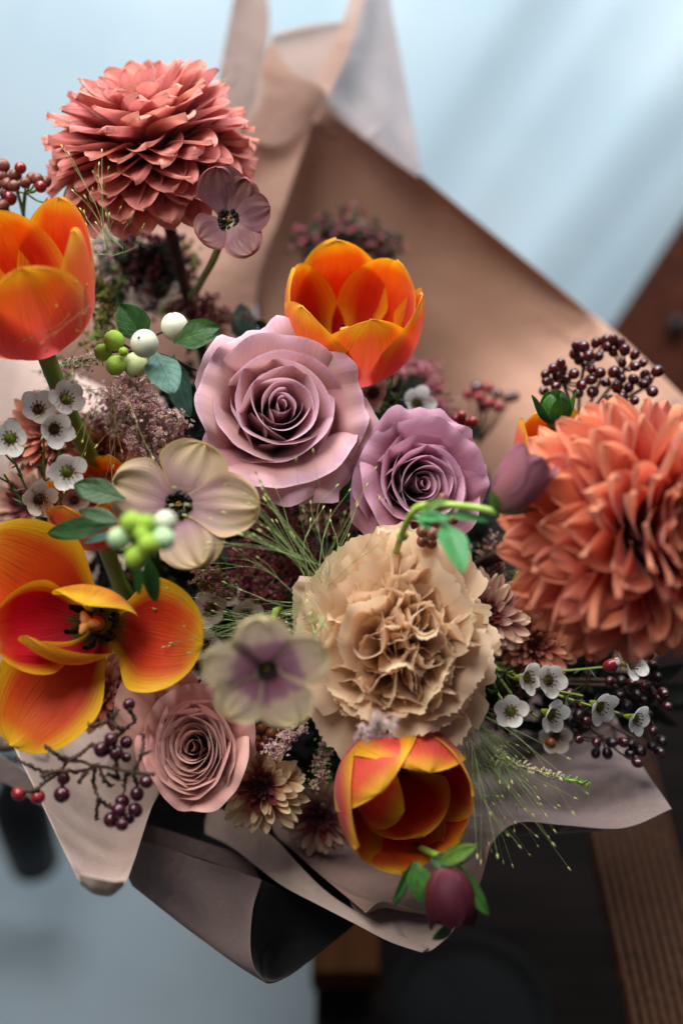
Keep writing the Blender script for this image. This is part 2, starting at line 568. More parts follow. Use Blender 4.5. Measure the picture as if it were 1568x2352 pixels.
M['needle'] = plain_mat('needle', '1c2c16', '34482a', 80, 0.5, 0.0)
M['grass_stem'] = plain_mat('grass_stem', '6c8848', '98a870', 60, 0.5, 0.0)
M['grass_tan'] = plain_mat('grass_tan', '8c7c48', 'a08c58', 60, 0.5, 0.0)
M['seed'] = plain_mat('seed', 'a8b060', 'c8c888', 200, 0.45, 0.0, trans=0.2)
M['anther'] = plain_mat('anther', '0c0908', '241a14', 300, 0.6, 0.0002)
M['gold'] = plain_mat('gold', '8c6c1c', 'b89430', 300, 0.5, 0.0002)
M['pistil'] = plain_mat('pistil', 'd8843c', 'e09c50', 200, 0.5, 0.0002, trans=0.1)
M['stamen_brown'] = plain_mat('stamen_brown', '4c2c1c', '6c4434', 200, 0.6, 0.0)
M['stamen_dark'] = plain_mat('stamen_dark', '14120c', '2c2a1a', 200, 0.6, 0.0)
M['leaf_dark'] = leaf_mat('leaf_dark', '12360c', '245016', '5c8048')
M['leaf_teal'] = leaf_mat('leaf_teal', '2c5246', '47705f', '7ca090', 0.55, 0.35)
M['leaf_fresh'] = leaf_mat('leaf_fresh', '2a7a38', '48944a', '80bc70')
M['leaf_mid'] = leaf_mat('leaf_mid', '244c16', '3c6c24', '7ca058')
M['leaf_lime'] = leaf_mat('leaf_lime', '40601c', '688a30', '94ac58')
M['leaf_bed'] = leaf_mat('leaf_bed', '0a100a', '181f12', '28301c', 0.7, 0.2)  # leaf green blackened to carry the deep shade between blooms
M['snow_white'] = plain_mat('snow_white', 'c8ceb0', 'd8dcc4', 60, 0.38, 0.0002, Subsurface_Weight=0.3, Subsurface_Scale=0.003)
M['snow_pale'] = plain_mat('snow_pale', 'b4bc80', 'c4cc94', 60, 0.38, 0.0002, Subsurface_Weight=0.3, Subsurface_Scale=0.003)
M['snow_green'] = plain_mat('snow_green', '86aa30', 'a0c044', 60, 0.38, 0.0002, Subsurface_Weight=0.3, Subsurface_Scale=0.003)
M['snow_mint'] = plain_mat('snow_mint', 'a8cc98', 'bcd8a8', 60, 0.38, 0.0002, Subsurface_Weight=0.3, Subsurface_Scale=0.003)
M['berry_maroon'] = plain_mat('berry_maroon', '300a10', '4c141a', 1.6, 0.16, 0, spec=0.7)
M['berry_wine'] = plain_mat('berry_wine', '26060f', '440c1e', 1.6, 0.25, 0, spec=0.5)
M['berry_red'] = plain_mat('berry_red', '6a1018', '8c2226', 1.6, 0.28, 0, spec=0.5)
M['berry_brown'] = plain_mat('berry_brown', '5c3424', '7c3a34', 1.6, 0.42, 0, spec=0.4)
M['berry_black'] = plain_mat('berry_black', '120a0c', '241014', 1.6, 0.3, 0, spec=0.4)
M['berry_olive'] = plain_mat('berry_olive', '6a4a20', '7c2420', 1.6, 0.35, 0)
M['astilbe'] = plain_mat('astilbe', 'e4b4bc', 'ecd2b8', 260, 0.7, 0.0, trans=0.4)
M['astilbe_light'] = plain_mat('astilbe_light', 'e0b8c4', 'f0e6d8', 260, 0.7, 0.0, trans=0.4)
M['sedum_red'] = plain_mat('sedum_red', '6c2432', 'a05462', 160, 0.7, 0.0, trans=0.12)
M['sedum_bud'] = plain_mat('sedum_bud', '8c6448', '6a7034', 160, 0.7, 0.0, trans=0.15)
M['sedum_pink'] = plain_mat('sedum_pink', 'a05868', 'bc7a88', 160, 0.7, 0.0, trans=0.15)
M['heather'] = plain_mat('heather', 'c09aa4', 'c8c090', 220, 0.6, 0.0, trans=0.2)
M['heather_green'] = plain_mat('heather_green', '4c7c28', '74a040', 220, 0.5, 0.0)


# ---------------------------------------------------------------- flower builders (local z is the flower's axis)
def dahlia(label, px, py, d, axis, R, mat, n=165, phimax=118, seed=1, roll=0, core='dahlia_red', z0=0.0, pointed=0.75, wk=1.0):
    rng = np.random.default_rng(seed)
    t = thing('dahlia', label, 'dahlia', P(px, py, d), V(*axis), roll)
    rho = 0.2 * R
    for i in range(n):
        q = (i + 0.5) / n
        phi = phimax * q ** 0.53 + rng.normal(0, 2.2)
        f = sm(phi / 62)
        f2 = sm((phi - 12) / 26)
        L = R * (0.34 + 0.26 * f2 + 0.20 * f) * rng.uniform(0.94, 1.06)
        pr = math.radians(phi)
        W = R * (0.09 + 0.158 * f) * rng.uniform(0.9, 1.12) * wk
        back = 8 * sm((phi - 60) / 50)
        up = 9 * f2 * (1 - sm((phi - 40) / 40))
        hd = [phi - 20 - 10 * (1 - f) - up * .6, phi - 8 - up, phi + 2 - up, phi + 6 + back - up, phi + 10 + back * 1.6 - up + rng.normal(0, 5)]
        if phi < 24:
            hd = [phi * .4, phi * .6, phi * 0.3, -8, -25]
        add_petal(t, M[mat], L=L, heads=hd, W=W, rng=rng, nu=10, nv=12, r0=rho * math.sin(pr), z0=rho * math.cos(pr) + z0, base=0.35,
                  wide=0.62, tip=0.4, close=pointed * rng.uniform(.85, 1.2), cup=((1.2 - .3 * f) / W, (0.75 if phi > 50 else 1.25 - .35 * f) / W), crease=rng.uniform(-.1, .08),
                  ruf=rng.uniform(0.01, 0.06) * f, rf=1.3, noise=0.035, bend=rng.normal(0, 0.07), theta=math.radians(137.508 * i + rng.normal(0, 5)))
    mb = MB()
    mb.blob((0, 0, z0), rho * 1.1, None, rho * 1.0)
    mb.build('receptacle', M[core], t)
    stem_to(t, M['stem_dark'], 0.0032, -rho)
    return t


def mum(label, px, py, d, axis, R, mat, n=95, seed=1, phimax=95, group=None, pet_w=0.095, spoon=0.6):
    rng = np.random.default_rng(seed)
    t = thing('chrysanthemum', label, 'chrysanthemum', P(px, py, d), V(*axis), 0, group)
    for i in range(n):
        q = (i + 0.5) / n
        phi = phimax * q ** 0.62 + rng.normal(0, 3)
        f = sm(phi / 70)
        pr = math.radians(phi)
        L = R * (0.22 + 0.68 * f) * rng.uniform(0.88, 1.1)
        W = R * (0.035 + pet_w * f) * rng.uniform(0.9, 1.15)
        hd = [phi - 10, phi, phi + 2, phi - 4, phi - 16 + rng.normal(0, 10)]
        add_petal(t, M['mum_core' if phi < 47 + rng.normal(0, 3) and mat != 'mum_rust' else mat], L=L, heads=hd, W=W, rng=rng, nu=6, nv=9, r0=R * .12 * math.sin(pr), z0=R * .12 * math.cos(pr), base=0.4,
                  wide=0.7, tip=0.6, close=spoon, cup=(0.6 / W, 0.9 / W), noise=0.03, bend=rng.normal(0, 0.08), theta=math.radians(137.508 * i + rng.normal(0, 6)))
    mb = MB()
    mb.blob((0, 0, 0), R * .16)
    mb.build('receptacle', M['berry_red'], t)
    stem_to(t, M['stem_green'], 0.0016, -R * .1)
    return t


def rose(label, px, py, d, axis, R, mat, n=34, seed=2, roll=0, H=0.95, dome=1.0, inner_pow=1.2, outer=7, ruf=0.02, open_=1.0, lift=0.0):
    """spiral of wide cupped petals; the outer ones roll back"""
    rng = np.random.default_rng(seed)
    h = R * H
    ax = V(*axis)
    t = thing('rose', label, 'rose', P(px, py, d) - ax * h * 0.93, ax, roll)
    for i in range(n):
        q = i / (n - 1)
        out = i >= n - outer
        if out:
            k = (i - (n - outer)) / max(1, outer - 1)
            rr = R * (0.72 + 0.3 * k) * rng.uniform(0.95, 1.04)
        else:
            rr = R * (0.035 + 0.66 * (i / (n - outer)) ** inner_pow)
        rel = rr / R
        L = h * (0.97 + 0.05 * rel + (0.13 * open_ if out else 0.0)) * rng.uniform(0.98, 1.02) + 0.0012 * math.sin(i * 2.1)
        r0 = rr * 0.15
        m = math.degrees(math.asin(min(0.93, 0.93 * (rr - r0) / L)))
        rec = (4 + 46 * rel ** 2.0) * open_ * rng.uniform(0.8, 1.2)
        if out:
            rec = (58 + 34 * k) * open_ * rng.uniform(0.85, 1.15)
            hd = [m + 18, m + 6, m - 8, m - 12, m + rec * 0.45, m + rec]
        else:
            hd = [m + 26, m + 8, m - 7, m - 10, m - 4, m + rec]
        W = min(1.55 * rr + 0.003, 0.62 * R + 0.1 * rr) if not out else R * rng.uniform(0.66, 0.8)
        kap = 1.0 / (rr * 0.98 + 0.0008)
        if out:
            cup = (0.9 / R, 0.55 / R)
        else:
            cup = (kap * 0.8, kap * (1.0 - 0.25 * rel))
        add_petal(t, M[mat], L=L, heads=hd, W=W, rng=rng, nu=22, nv=18, r0=r0, base=0.45, wide=0.6, tip=0.9, close=0, cup=cup,
                  drop=0.22 + 0.16 * rel, dp=3.0, roll=(0.05 + .05 * rel), ruf=ruf * (0.1 + rel * rel) * (1.7 if out else 1), rf=rng.uniform(1.1, 2.3), rufp=4, spiral=rr * (0.24 if not out else 0.04),
                  noise=0.010 + 0.020 * rel, theta=math.radians(137.5 * i if not out else 360 / 1.618 * i * 1.0 + rng.normal(0, 10)) if rel > .2 else 2.1 * i)
    mb = MB()
    mb.blob((0, 0, -R * .1), R * .22, None, R * .25)
    mb.build('calyx', M['stem_green'], t)
    stem_to(t, M['stem_green'], 0.003, -R * .3)
    return t


def tulip(label, px, py, d, axis, petals, mat, seed=3, roll=0, stem='stem_green', pistil=True, stem_r=0.0042):
    """petals: list of dicts theta, L, W, heads, ..."""
    rng = np.random.default_rng(seed)
    t = thing('tulip', label, 'tulip', P(px, py, d), V(*axis), roll)
    for p in petals:
        kw = dict(nu=18, nv=22, r0=0.004, base=0.32, wide=0.5, tip=0.5, close=0.62, cup=(45, 34), noise=0.012, ruf=0.012, rf=1.2)
        kw.update(p)
        kw['theta'] = math.radians(kw['theta'])
        add_petal(t, M[kw.pop('mat', mat)], rng=rng, **kw)
    mb = MB()
    mb.tube([(0, 0, -0.002), (0, 0, 0.004), (0, 0, 0.008)], [0.003, 0.0055, 0.004], 10)
    mb.build('petal_base', M[stem], t)
    if pistil:
        mb = MB()
        mb.tube([(0, 0, 0.0), (0, 0, 0.01), (0, 0, 0.02), (0, 0, 0.024)], [0.003, 0.0036, 0.0028, 0.0034], 9)
        for a in range(3):
            an = a * 2.094
            mb.tube([(0, 0, 0.024), (0.0025 * math.cos(an), 0.0025 * math.sin(an), 0.0262), (0.005 * math.cos(an), 0.005 * math.sin(an), 0.025)], [0.0022, 0.0022, 0.0012], 7)
        mb.build('pistil', M['pistil'], t)
        for a in range(6):
            an = a * 1.047 + 0.4
            mb = MB()
            c, s_ = math.cos(an), math.sin(an)
            mb.tube([(0.003 * c, 0.003 * s_, 0.001), (0.0075 * c, 0.0075 * s_, 0.008), (0.0095 * c, 0.0095 * s_, 0.012), (0.0108 * c, 0.0108 * s_, 0.022)],
                    [0.001, 0.0009, 0.002, 0.0012], 6)
            mb.build('stamen', M['stamen_dark'], t)
    stem_to(t, M[stem], stem_r, -0.001)
    return t


def carnation(label, px, py, d, axis, R, mat, seed=5, n=36):
    rng = np.random.default_rng(seed)
    ax = V(*axis)
    t = thing('carnation', label, 'carnation', P(px, py, d) - ax * R * 0.62, ax, 0)
    for i in range(n):
        q = (i + 0.5) / n
        phi = 34 + 66 * q ** 0.85 + rng.normal(0, 5)
        f = sm(phi / 85)
        L = R * (0.9 + 0.14 * f) * rng.uniform(0.84, 1.10)
        W = R * rng.uniform(0.36, 0.54) * (0.72 + 0.5 * f)
        lean = rng.uniform(-22, 22)
        hd = [phi * .7, phi * .85, phi * .95, phi + lean * .5 + 6 * f, phi + lean + 18 * f + 4]
        c = rng.choice([-.5, 0.3, .6]) / W
        add_petal(t, M[mat], L=L, heads=hd, W=W, rng=rng, nu=44, nv=16, r0=0.001, base=0.12, wide=0.95, close=0, cup=(0.5 / W, c),
                  drop=rng.uniform(.12, .24), dp=2.2, serr=0.045, sf=rng.uniform(7, 10), ruf=rng.uniform(0.03, 0.085), rf=rng.uniform(0.8, 1.7), rufp=2.4,
                  noise=0.03, bend=rng.normal(0, 0.08), theta=math.radians(137.508 * i + rng.normal(0, 14)))
    # the middle breaks up into several folded whorls
    for c_ in range(12):
        an = c_ * (1.257 if c_ < 6 else 1.047) + .5 + rng.normal(0, .18)
        tilt = (rng.uniform(.28, .42) if c_ < 6 else rng.uniform(.62, .85)) if c_ else .05
        ax3 = np.array((math.cos(an) * math.sin(tilt), math.sin(an) * math.sin(tilt), math.cos(tilt)))
        A = rotz(ax3)
        off = ax3 * np.array((1, 1, 0)) * R * .10
        for i in range(6):
            phi = 4 + 6.0 * i
            L = R * (.97 - .03 * i) * rng.uniform(.88, 1.03)
            W = R * rng.uniform(.2, .3)
            rim = rng.uniform(-10, 35)
            p, f, uv = petal(L, [phi * .3, phi * .5, phi * .7, phi, phi + rim], W, rng, nu=36, nv=14, r0=.0006, base=.15, wide=.9, close=0,
                             cup=(.6 / W, rng.choice([.8, 1.3, 1.9, -1.2]) / W), drop=rng.uniform(.08, .22), dp=2.2, serr=.05, sf=rng.uniform(5, 8),
                             ruf=rng.uniform(.01, .06), rf=rng.uniform(.8, 1.5), rufp=2.6, noise=.025, theta=2.4 * i + rng.normal(0, .3))
            add('petal', new_mesh('petal', p.reshape(-1, 3) @ A.T + off, f, uvs=uv), M[mat], t)
    mb = MB()
    mb.tube([(0, 0, -R * .5), (0, 0, -R * .3), (0, 0, 0.0), (0, 0, R * .1)], [R * .1, R * .2, R * .26, R * .2], 12)
    mb.build('calyx', M['stem_green'], t)
    stem_to(t, M['stem_green'], 0.002, -R * .4)
    t.scale = (.94, 1.06, 1)
    return t


def hellebore(label, px, py, d, axis, R, mat, seed=6, roll=0, head=72, curl=0, ths=None, Ls=None, stem_knee=0.02, ruf=0.035, Ws=None, centre=1.0, stem=True):
    rng = np.random.default_rng(seed)
    t = thing('hellebore', label, 'hellebore', P(px, py, d), V(*axis), roll)
    for i in range(5):
        th = (ths[i] if ths else 72 * i + rng.normal(0, 5))
        L = R * (Ls[i] if Ls else rng.uniform(0.94, 1.05))
        h = head + rng.normal(0, 4)
        add_petal(t, M[mat], L=L, heads=[h - 6, h, h + 4, h + curl, h + curl * 1.6], W=R * (Ws[i] if Ws else 0.56), rng=rng, nu=22, nv=18, r0=0.002,
                  z0=0.0006 * (i % 3), base=0.34, wide=0.62, tip=0.42, close=0.42, cup=(0.3 / R, 0.45 / R), ruf=ruf, rf=1.9, noise=0.03, drop=-0.03,
                  theta=math.radians(th))
    mb = MB()
    for i in range(70):
        a = rng.uniform(0, 6.28)
        rr = R * 0.105 * centre * rng.uniform(0.75, 1.12)
        z = R * .07 * rng.uniform(.4, 1.4)
        mb.tube([(0.3 * rr * math.cos(a), 0.3 * rr * math.sin(a), 0), (rr * math.cos(a), rr * math.sin(a), z)], R * 0.008, 4)
        mb.blob((rr * math.cos(a), rr * math.sin(a), z), R * .026 * centre, R * .026 * centre, R * .034 * centre, nu=6, nv=4)
    mb.build('stamen_ring', M['anther'], t)
    mb = MB()
    for i in range(5):
        a = i * 1.257
        mb.blob((R * .026 * math.cos(a), R * .026 * math.sin(a), R * .05), R * .018, R * .018, R * .05, nu=6, nv=5)
    mb.build('pistil', M['gold'], t)
    if stem:
        stem_to(t, M['stem_green'], 0.0016, -0.001, knee=stem_knee)
    return t


_wax = {}


def wax_meshes(seed):
    """five round petals, the cup and the stamens of one waxflower, shared by its copies"""
    if seed in _wax:
        return _wax[seed]
    rng = np.random.default_rng(seed)
    R = 0.0073
    pm = []
    for i in range(5):
        h = rng.uniform(46, 74)
        p, f, uv = petal(R * rng.uniform(.95, 1.08), [h + 12, h + 6, h - 6, h - 26], R * .58, rng, nu=10, nv=9, r0=R * .25, z0=R * .1, base=0.4, wide=0.55, tip=0.35,
                         close=0.5, cup=(0.6 / R, 1.0 / R), noise=0.03, theta=math.radians(72 * i + rng.normal(0, 4)))
        pm.append(new_mesh('petal', p, f, uvs=uv))
    mb = MB()
    mb.tube([(0, 0, -R * .75), (0, 0, -R * .45), (0, 0, -R * .05), (0, 0, R * .18), (0, 0, R * .12), (0, 0, 0.0)],
            [R * .1, R * .2, R * .3, R * .33, R * .28, R * .02], 14)
    cupm = new_mesh('cup', np.concatenate(mb.v), np.concatenate(mb.f))
    mb = MB()
    for i in range(10):
        a = i * .628
        c, s_ = math.cos(a), math.sin(a)
        mb.tube([(R * .34 * c, R * .34 * s_, R * .12), (R * .42 * c, R * .42 * s_, R * .4)], R * .022, 4)
        mb.blob((R * .42 * c, R * .42 * s_, R * .44), R * .055, nu=6, nv=4)
    mb.tube([(0, 0, 0), (0, 0, R * .5)], R * .03, 4)
    stm = new_mesh('stamen_ring', np.concatenate(mb.v), np.concatenate(mb.f))
    _wax[seed] = (pm, cupm, stm)
    return _wax[seed]


def waxflower(label, px, py, d, axis, roll=0, k=1.0, seed=0, mat='wax_white', cup='wax_cup', stamen='stamen_brown', group='white waxflowers'):
    pm, cm, stm = wax_meshes((seed % 5) + (10 if mat == 'wax_dull' else 0) + (20 if cup == 'wax_cup_dark' else 0))
    t = thing('waxflower', label, 'waxflower', P(px, py, d), V(*axis), roll, group)
    t.scale = (k, k, k)
    for m_ in pm:
        add('petal', m_, M[mat], t)
    add('cup', cm, M[cup], t)
    add('stamen_ring', stm, M[stamen], t)
    return t


def wax_twig(label, tips, root, d, mat='stem_green', needles=60, seed=1, r=0.0007, dr=None):
    """branched green twig with fine dark needles; tips and root in photo positions"""
    rng = np.random.default_rng(seed)
    t = thing('waxflower_twig', label, 'twig', P(*root, dr or d + .03))
    o = np.array(t.location)
    mb, nb = MB(), MB()
    rootp = P(*root, dr or d + .03)
    for (px, py, dd) in tips:
        e = P(px, py, dd)
        mid = rootp * .45 + e * .55 + (P(px, py + 14, dd) - e) * 1.0
        path = spline([rootp, mid, e], 14)
        mb.tube(path - o, r, 6, r * .8)
        for k in range(needles // max(1, len(tips))):
            j = rng.integers(1, 12)
            a = path[j]
            dirn = V(*(rng.normal(0, 1, 3) + np.array((0, .3, .5)))) * rng.uniform(.004, .008) + (path[j + 1] - path[j]) * .6
            nb.tube([a - o, a + dirn * .5 - o, a + dirn - o], [.0004, .0005, .0001], 4)
    mb.build('stalk', M[mat], t)
    if needles:
        nb.build('needle_tuft', M['needle'], t)['kind'] = 'stuff'
    return t


# berries share meshes
def berry_mesh(kind):
    if kind not in _wax:
        mb = MB()
        if kind == 'round':
            mb.blob((0, 0, 0), 1, nu=18, nv=12)
            mb.blob((0, 0, .98), .12, .12, .1, nu=8, nv=4)
        elif kind == 'oval':
            mb.blob((0, 0, 0), .88, .88, 1.12, nu=18, nv=12, point=0.06)
            mb.blob((0, 0, 1.15), .13, .13, .12, nu=8, nv=4)
        elif kind == 'snow':
            mb.blob((0, 0, 0), 1, 1, 1.06, nu=24, nv=16)
            for a in range(5):
                mb.blob((.07 * math.cos(a * 1.257), .07 * math.sin(a * 1.257), 1.06), .05, .05, .07, nu=6, nv=4)
        _wax[kind] = mb
    return _wax[kind]


_bm = {}


def berry(parent, p, r, axis, mat, kind='round'):
    key = (kind, mat)
    if key not in _bm:
        mb = berry_mesh(kind)
        me = new_mesh('berry', np.concatenate(mb.v), np.concatenate(mb.f))
        me.materials.append(M[mat])
        if kind == 'snow':
            me.materials.append(M['stem_dark'])
            nf = 24 * 16
            mi = np.zeros(len(me.polygons), dtype=np.int32)
            mi[nf:] = 1
            me.polygons.foreach_set('material_index', mi)
        _bm[key] = me
    o = bpy.data.objects.new('berry', _bm[key])
    COL.objects.link(o)
    o.parent = parent
    o.location = Vector(p) - Vector(parent.location)
    o.rotation_mode = 'QUATERNION'
    o.rotation_quaternion = Vector(axis).to_track_quat('Z', 'Y')
    q_ = (math.sin(p[0] * 9173), math.sin(p[1] * 7331), math.sin(p[2] * 6113))
    v_ = 0.03 if kind == 'snow' else 0.07
    o.scale = (r * (1 + v_ * q_[0]), r * (1 + v_ * q_[1]), r * (1 + v_ * q_[2]))
    return o


def berry_sprig(label, berries, root, mat, d, dr=None, r=0.0022, kind='round', mats=None, seed=1, stem='stem_dark', sr=0.0005, group=None, hub=None, name='berry_sprig', cat='berry sprig'):
    """berries: (px, py) or (px, py, d[, r]); every berry on its own stalk to a hub"""
    rng = np.random.default_rng(seed)
    o0 = P(*root, dr or d + .03)
    t = thing(name, label, cat, o0, group=group)
    mb = MB()
    hubs = [P(*h) for h in (hub or [(root[0], root[1], dr or d + .03)])]
    for h in hubs:
        mb.tube(spline([o0, (o0 + h) / 2 + rng.normal(0, .001, 3), h], 9) - o0, sr * 1.9, 6)
    for b in berries:
        bd = b[2] if len(b) > 2 else d + rng.uniform(-.008, .008)
        br = b[3] if len(b) > 3 else r * rng.uniform(.88, 1.12)
        p = P(b[0], b[1], bd)
        h = min(hubs, key=lambda q: np.linalg.norm(q - p))
        ax = p - h
        ax = ax / (np.linalg.norm(ax) + 1e-9) + V(0, .1, .8) * rng.uniform(.2, 1.0)
        m_ = mat if not mats else mats[rng.integers(0, len(mats))]
        berry(t, p, br, ax, m_, kind)
        mb.tube(spline([h, (h + p) / 2 - V(0, 1, 0) * .0015, p], 7) - o0, sr, 5)
    mb.build('twig', M[stem], t)
    return t


def leaf(label, base, tip, W, mat, d0, d1, seed=1, up=0.25, fold=0.15, bow=0.1, name='leaf', cat='leaf', parent=None, face=(0, .2, 1), wide=0.45, group=None, wav=.02, tipc=.7):
    """a leaf from base to tip (photo positions with depths)"""
    a, b = P(*base, d0), P(*tip, d1)
    rng = np.random.default_rng(seed)
    L = np.linalg.norm(b - a)
    z = (b - a) / L
    n = V(*face)
    x = n - z * np.dot(n, z)
    x /= np.linalg.norm(x)
    y = np.cross(z, x)
    # petal(): axis z, inward normal is -x for heading 0
    p, f, uv = petal(L, [-bow * 60, -bow * 20, bow * 20, bow * 60], W, rng, nu=12, nv=16, r0=0, base=.12, wide=wide, tip=.45, close=tipc, cup=(-2, -2), crease=fold, ruf=wav, rf=1.6, noise=.015)
    R_ = np.stack([-x, -y, z], 0)
    w = p.reshape(-1, 3) @ R_
    # a short stalk
    mb = MB()
    me = new_mesh(name, w, f, uvs=uv)
    o = add(name, me, M[mat], parent)
    if parent is None:
        o.location = a
        tag(o, label, cat, group)
    else:
        o.location = Vector(a) - Vector(parent.location)
    return o


def seeds_and_stalks(t, o0, stalks, mat='grass_stem', smat='seed', r=0.00022, seed_l=0.0012, rng=None):
    ms, mh = MB(), MB()
    for path, has in stalks:
        ms.tube(path - o0, r, 4, r * .6)
        if has:
            dr = path[-1] - path[-2]
            dr = dr / np.linalg.norm(dr)
            k = rng.uniform(.8, 1.25)
            mh.blob(path[-1] - o0 + dr * seed_l * k, seed_l * .42 * k, None, seed_l * k, M=rotz(dr), nu=6, nv=6, point=.35)
    a = ms.build('stalk', M[mat], t)
    a['kind'] = 'stuff'
    b = mh.build('seed', M[smat], t)
    b['kind'] = 'stuff'


def grass(label, root, dirs, d, n=30, seed=1, mat='grass_stem', smat='seed', group='fine grass sprays', r=.00022, dd=(-.02, .02), droop=0.0, seed_l=.00095, spread=.004):
    """panicle: dirs = list of (px, py) far ends; each gets a stalk with side stalks, each ending in a seed"""
    rng = np.random.default_rng(seed)
    o0 = P(*root, d)
    t = thing('grass_spray', label, 'grass spray', o0, group=group)
    st = []
    for (ex, ey) in dirs:
        ed = d + rng.uniform(*dd)
        e = P(ex, ey, ed)
        rt = o0 + V(rng.normal(0, 1), rng.normal(0, 1), rng.normal(0, .4)) * spread
        mid = (rt + e) / 2 + rng.normal(0, .0045, 3) + V(0, 1, 0) * droop
        main = spline([rt, mid, e], 16)
        st.append((main, True))
        m = max(1, n // len(dirs))
        for k in range(m):
            j = rng.integers(1, 11)
            a = main[j]
            tg = main[j + 1] - main[j - 1]
            tg = tg / np.linalg.norm(tg)
            l = np.linalg.norm(e - a) * rng.uniform(.35, .95) + .003
            side = V(*rng.normal(0, 1, 3))
            dirn = tg + side * rng.uniform(.05, .30)
            dirn = dirn / np.linalg.norm(dirn)
            e2 = a + dirn * l
            m2 = (a + e2) / 2 + side * .0012 + tg * l * .08
            st.append((spline([a, m2, e2], 8), True))
    seeds_and_stalks(t, o0, st, mat, smat, r, seed_l, rng)
    return t


def plume(label, spine, d, width, mat, n=300, seed=1, fr=0.0011, name='astilbe', cat='astilbe', mats=None, taper=1.0, depth=.012, group=None, lumps=10):
    """a feathery head of tiny florets: spine = [(px, py, d)], width in metres"""
    rng = np.random.default_rng(seed)
    pts = spline([P(*q) for q in spine], 20)
    o0 = pts[0]
    t = thing(name, label, cat, o0, group=group)
    mb = MB()
    mb.tube(pts - o0, 0.0008, 5, .0004)
    # side branches carry the florets
    br = []
    for k in range(lumps):
        u = (k + rng.uniform(0, 1)) / lumps
        a = pts[int(u * 19)]
        w = width * (1 - taper * u * .85)
        b = a + V(rng.normal(0, .7), rng.normal(0, .7), abs(rng.normal(0, .6))) * w * rng.uniform(.5, 1.1) + (pts[-1] - pts[0]) * .12
        br.append((a, b))
        mb.tube(np.array([a, (a + b) / 2, b]) - o0, .0004, 4, .0002)
    mb.build('stalk', M['stem_green'], t)
    ms = mats or [mat]
    out = [MB() for _ in ms]
    for k in range(n):
        a, b = br[rng.integers(0, len(br))]
        u = rng.uniform(0, 1)
        p = a + (b - a) * u + rng.normal(0, fr * 1.5 * (1.3 - u * .6), 3)
        q = out[rng.integers(0, len(ms))]
        s_ = fr * rng.uniform(.6, 1.2)
        ax = V(*(rng.normal(0, 1, 3) + np.array((0, 0, .9))))
        for m_ in range(5):
            A = rotz(ax)
            an = m_ * 1.257 + rng.uniform(0, .5)
            dirn = A @ np.array((math.cos(an) * .8, math.sin(an) * .8, .5))
            q.blob(p - o0 + dirn * s_ * .55, s_ * .26, s_ * .26, s_ * .62, M=rotz(dirn), nu=5, nv=4)
    for q, m_ in zip(out, ms):
        if q.n:
            q.build('floret', M[m_], t)['kind'] = 'stuff'
    return t


# ---------------------------------------------------------------- the place behind the bouquet
def structure(o):
    o['kind'] = 'structure'
    return o


def paper_mat(name, c1, c2, back=None, trans=0.2, clear=0.0, rough=0.75, fib=1.0):
    g = NT(name)
    co = g.obco()
    big = g.noise(co, 9, 3)
    mp = g.n('ShaderNodeMapping')
    mp.inputs['Scale'].default_value = (1, 1, 3.2)
    g.t.links.new(co, mp.inputs[0])
    fibre = g.noise(mp.outputs[0], 420, 5, 0.7, 0.6)
    crumple = g.noise(co, 34, 4, 0.5, 0.5)
    col = g.ramp(g.math('ADD', g.math('MULTIPLY', big, 0.5), g.math('MULTIPLY', fibre, 0.5)), [(0.32, c1), (0.68, c2)])
    if back:
        bf = g.n('ShaderNodeNewGeometry').outputs['Backfacing']
        col = g.mix(bf, col, back)
    vo = g.n('ShaderNodeTexVoronoi', feature='DISTANCE_TO_EDGE')
    vo.inputs['Scale'].default_value = 9
    wv = g.n('ShaderNodeVectorMath', operation='MULTIPLY_ADD')
    nc = g.n('ShaderNodeTexNoise')
    nc.inputs['Scale'].default_value = 14
    g.t.links.new(co, nc.inputs['Vector'])
    g.t.links.new(nc.outputs['Color'], wv.inputs[0])
    wv.inputs[1].default_value = (.09, .09, .09)
    g.t.links.new(co, wv.inputs[2])
    g.t.links.new(wv.outputs[0], vo.inputs['Vector'])
    crease = g.math('MULTIPLY', g.smooth(vo.outputs['Distance'], 0.035, 0.0), g.smooth(big, .45, .62))
    h = g.math('ADD', g.math('MULTIPLY', fibre, 0.14 * fib), g.math('MULTIPLY', crumple, 1.2))
    h = g.math('ADD', h, g.math('MULTIPLY', crease, .8))
    b = g.principled(col, rough, g.bump(h, 0.0026, 0.6), 0.2, Sheen_Weight=0.1)
    return g.finish(b, col, trans, clear)


M['paper'] = paper_mat('paper', 'a47c66', 'bc9480', trans=.26)
M['paper_rose_lit'] = paper_mat('paper_rose_lit', 'bc9482', 'd0aa98', trans=.34)  # paler copy of the wrap, light on the facing fold painted in
M['paper_low'] = paper_mat('paper_low', '7e6258', '90746a', trans=.12)
M['paper_dusk'] = paper_mat('paper_dusk', '84706a', '98847c')
M['paper_pale'] = paper_mat('paper_pale', 'b49c90', 'c8b2a6')
M['paper_grey'] = paper_mat('paper_grey', '766460', '8a7872', trans=.12)
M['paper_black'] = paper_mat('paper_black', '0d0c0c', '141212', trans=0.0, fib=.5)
M['tissue'] = paper_mat('tissue', 'a89c9c', 'bcb0b0', trans=0.45, clear=0.38)
M['tissue_tan'] = paper_mat('tissue_tan', 'c0a090', 'd0b4a6', trans=0.5, clear=0.4)


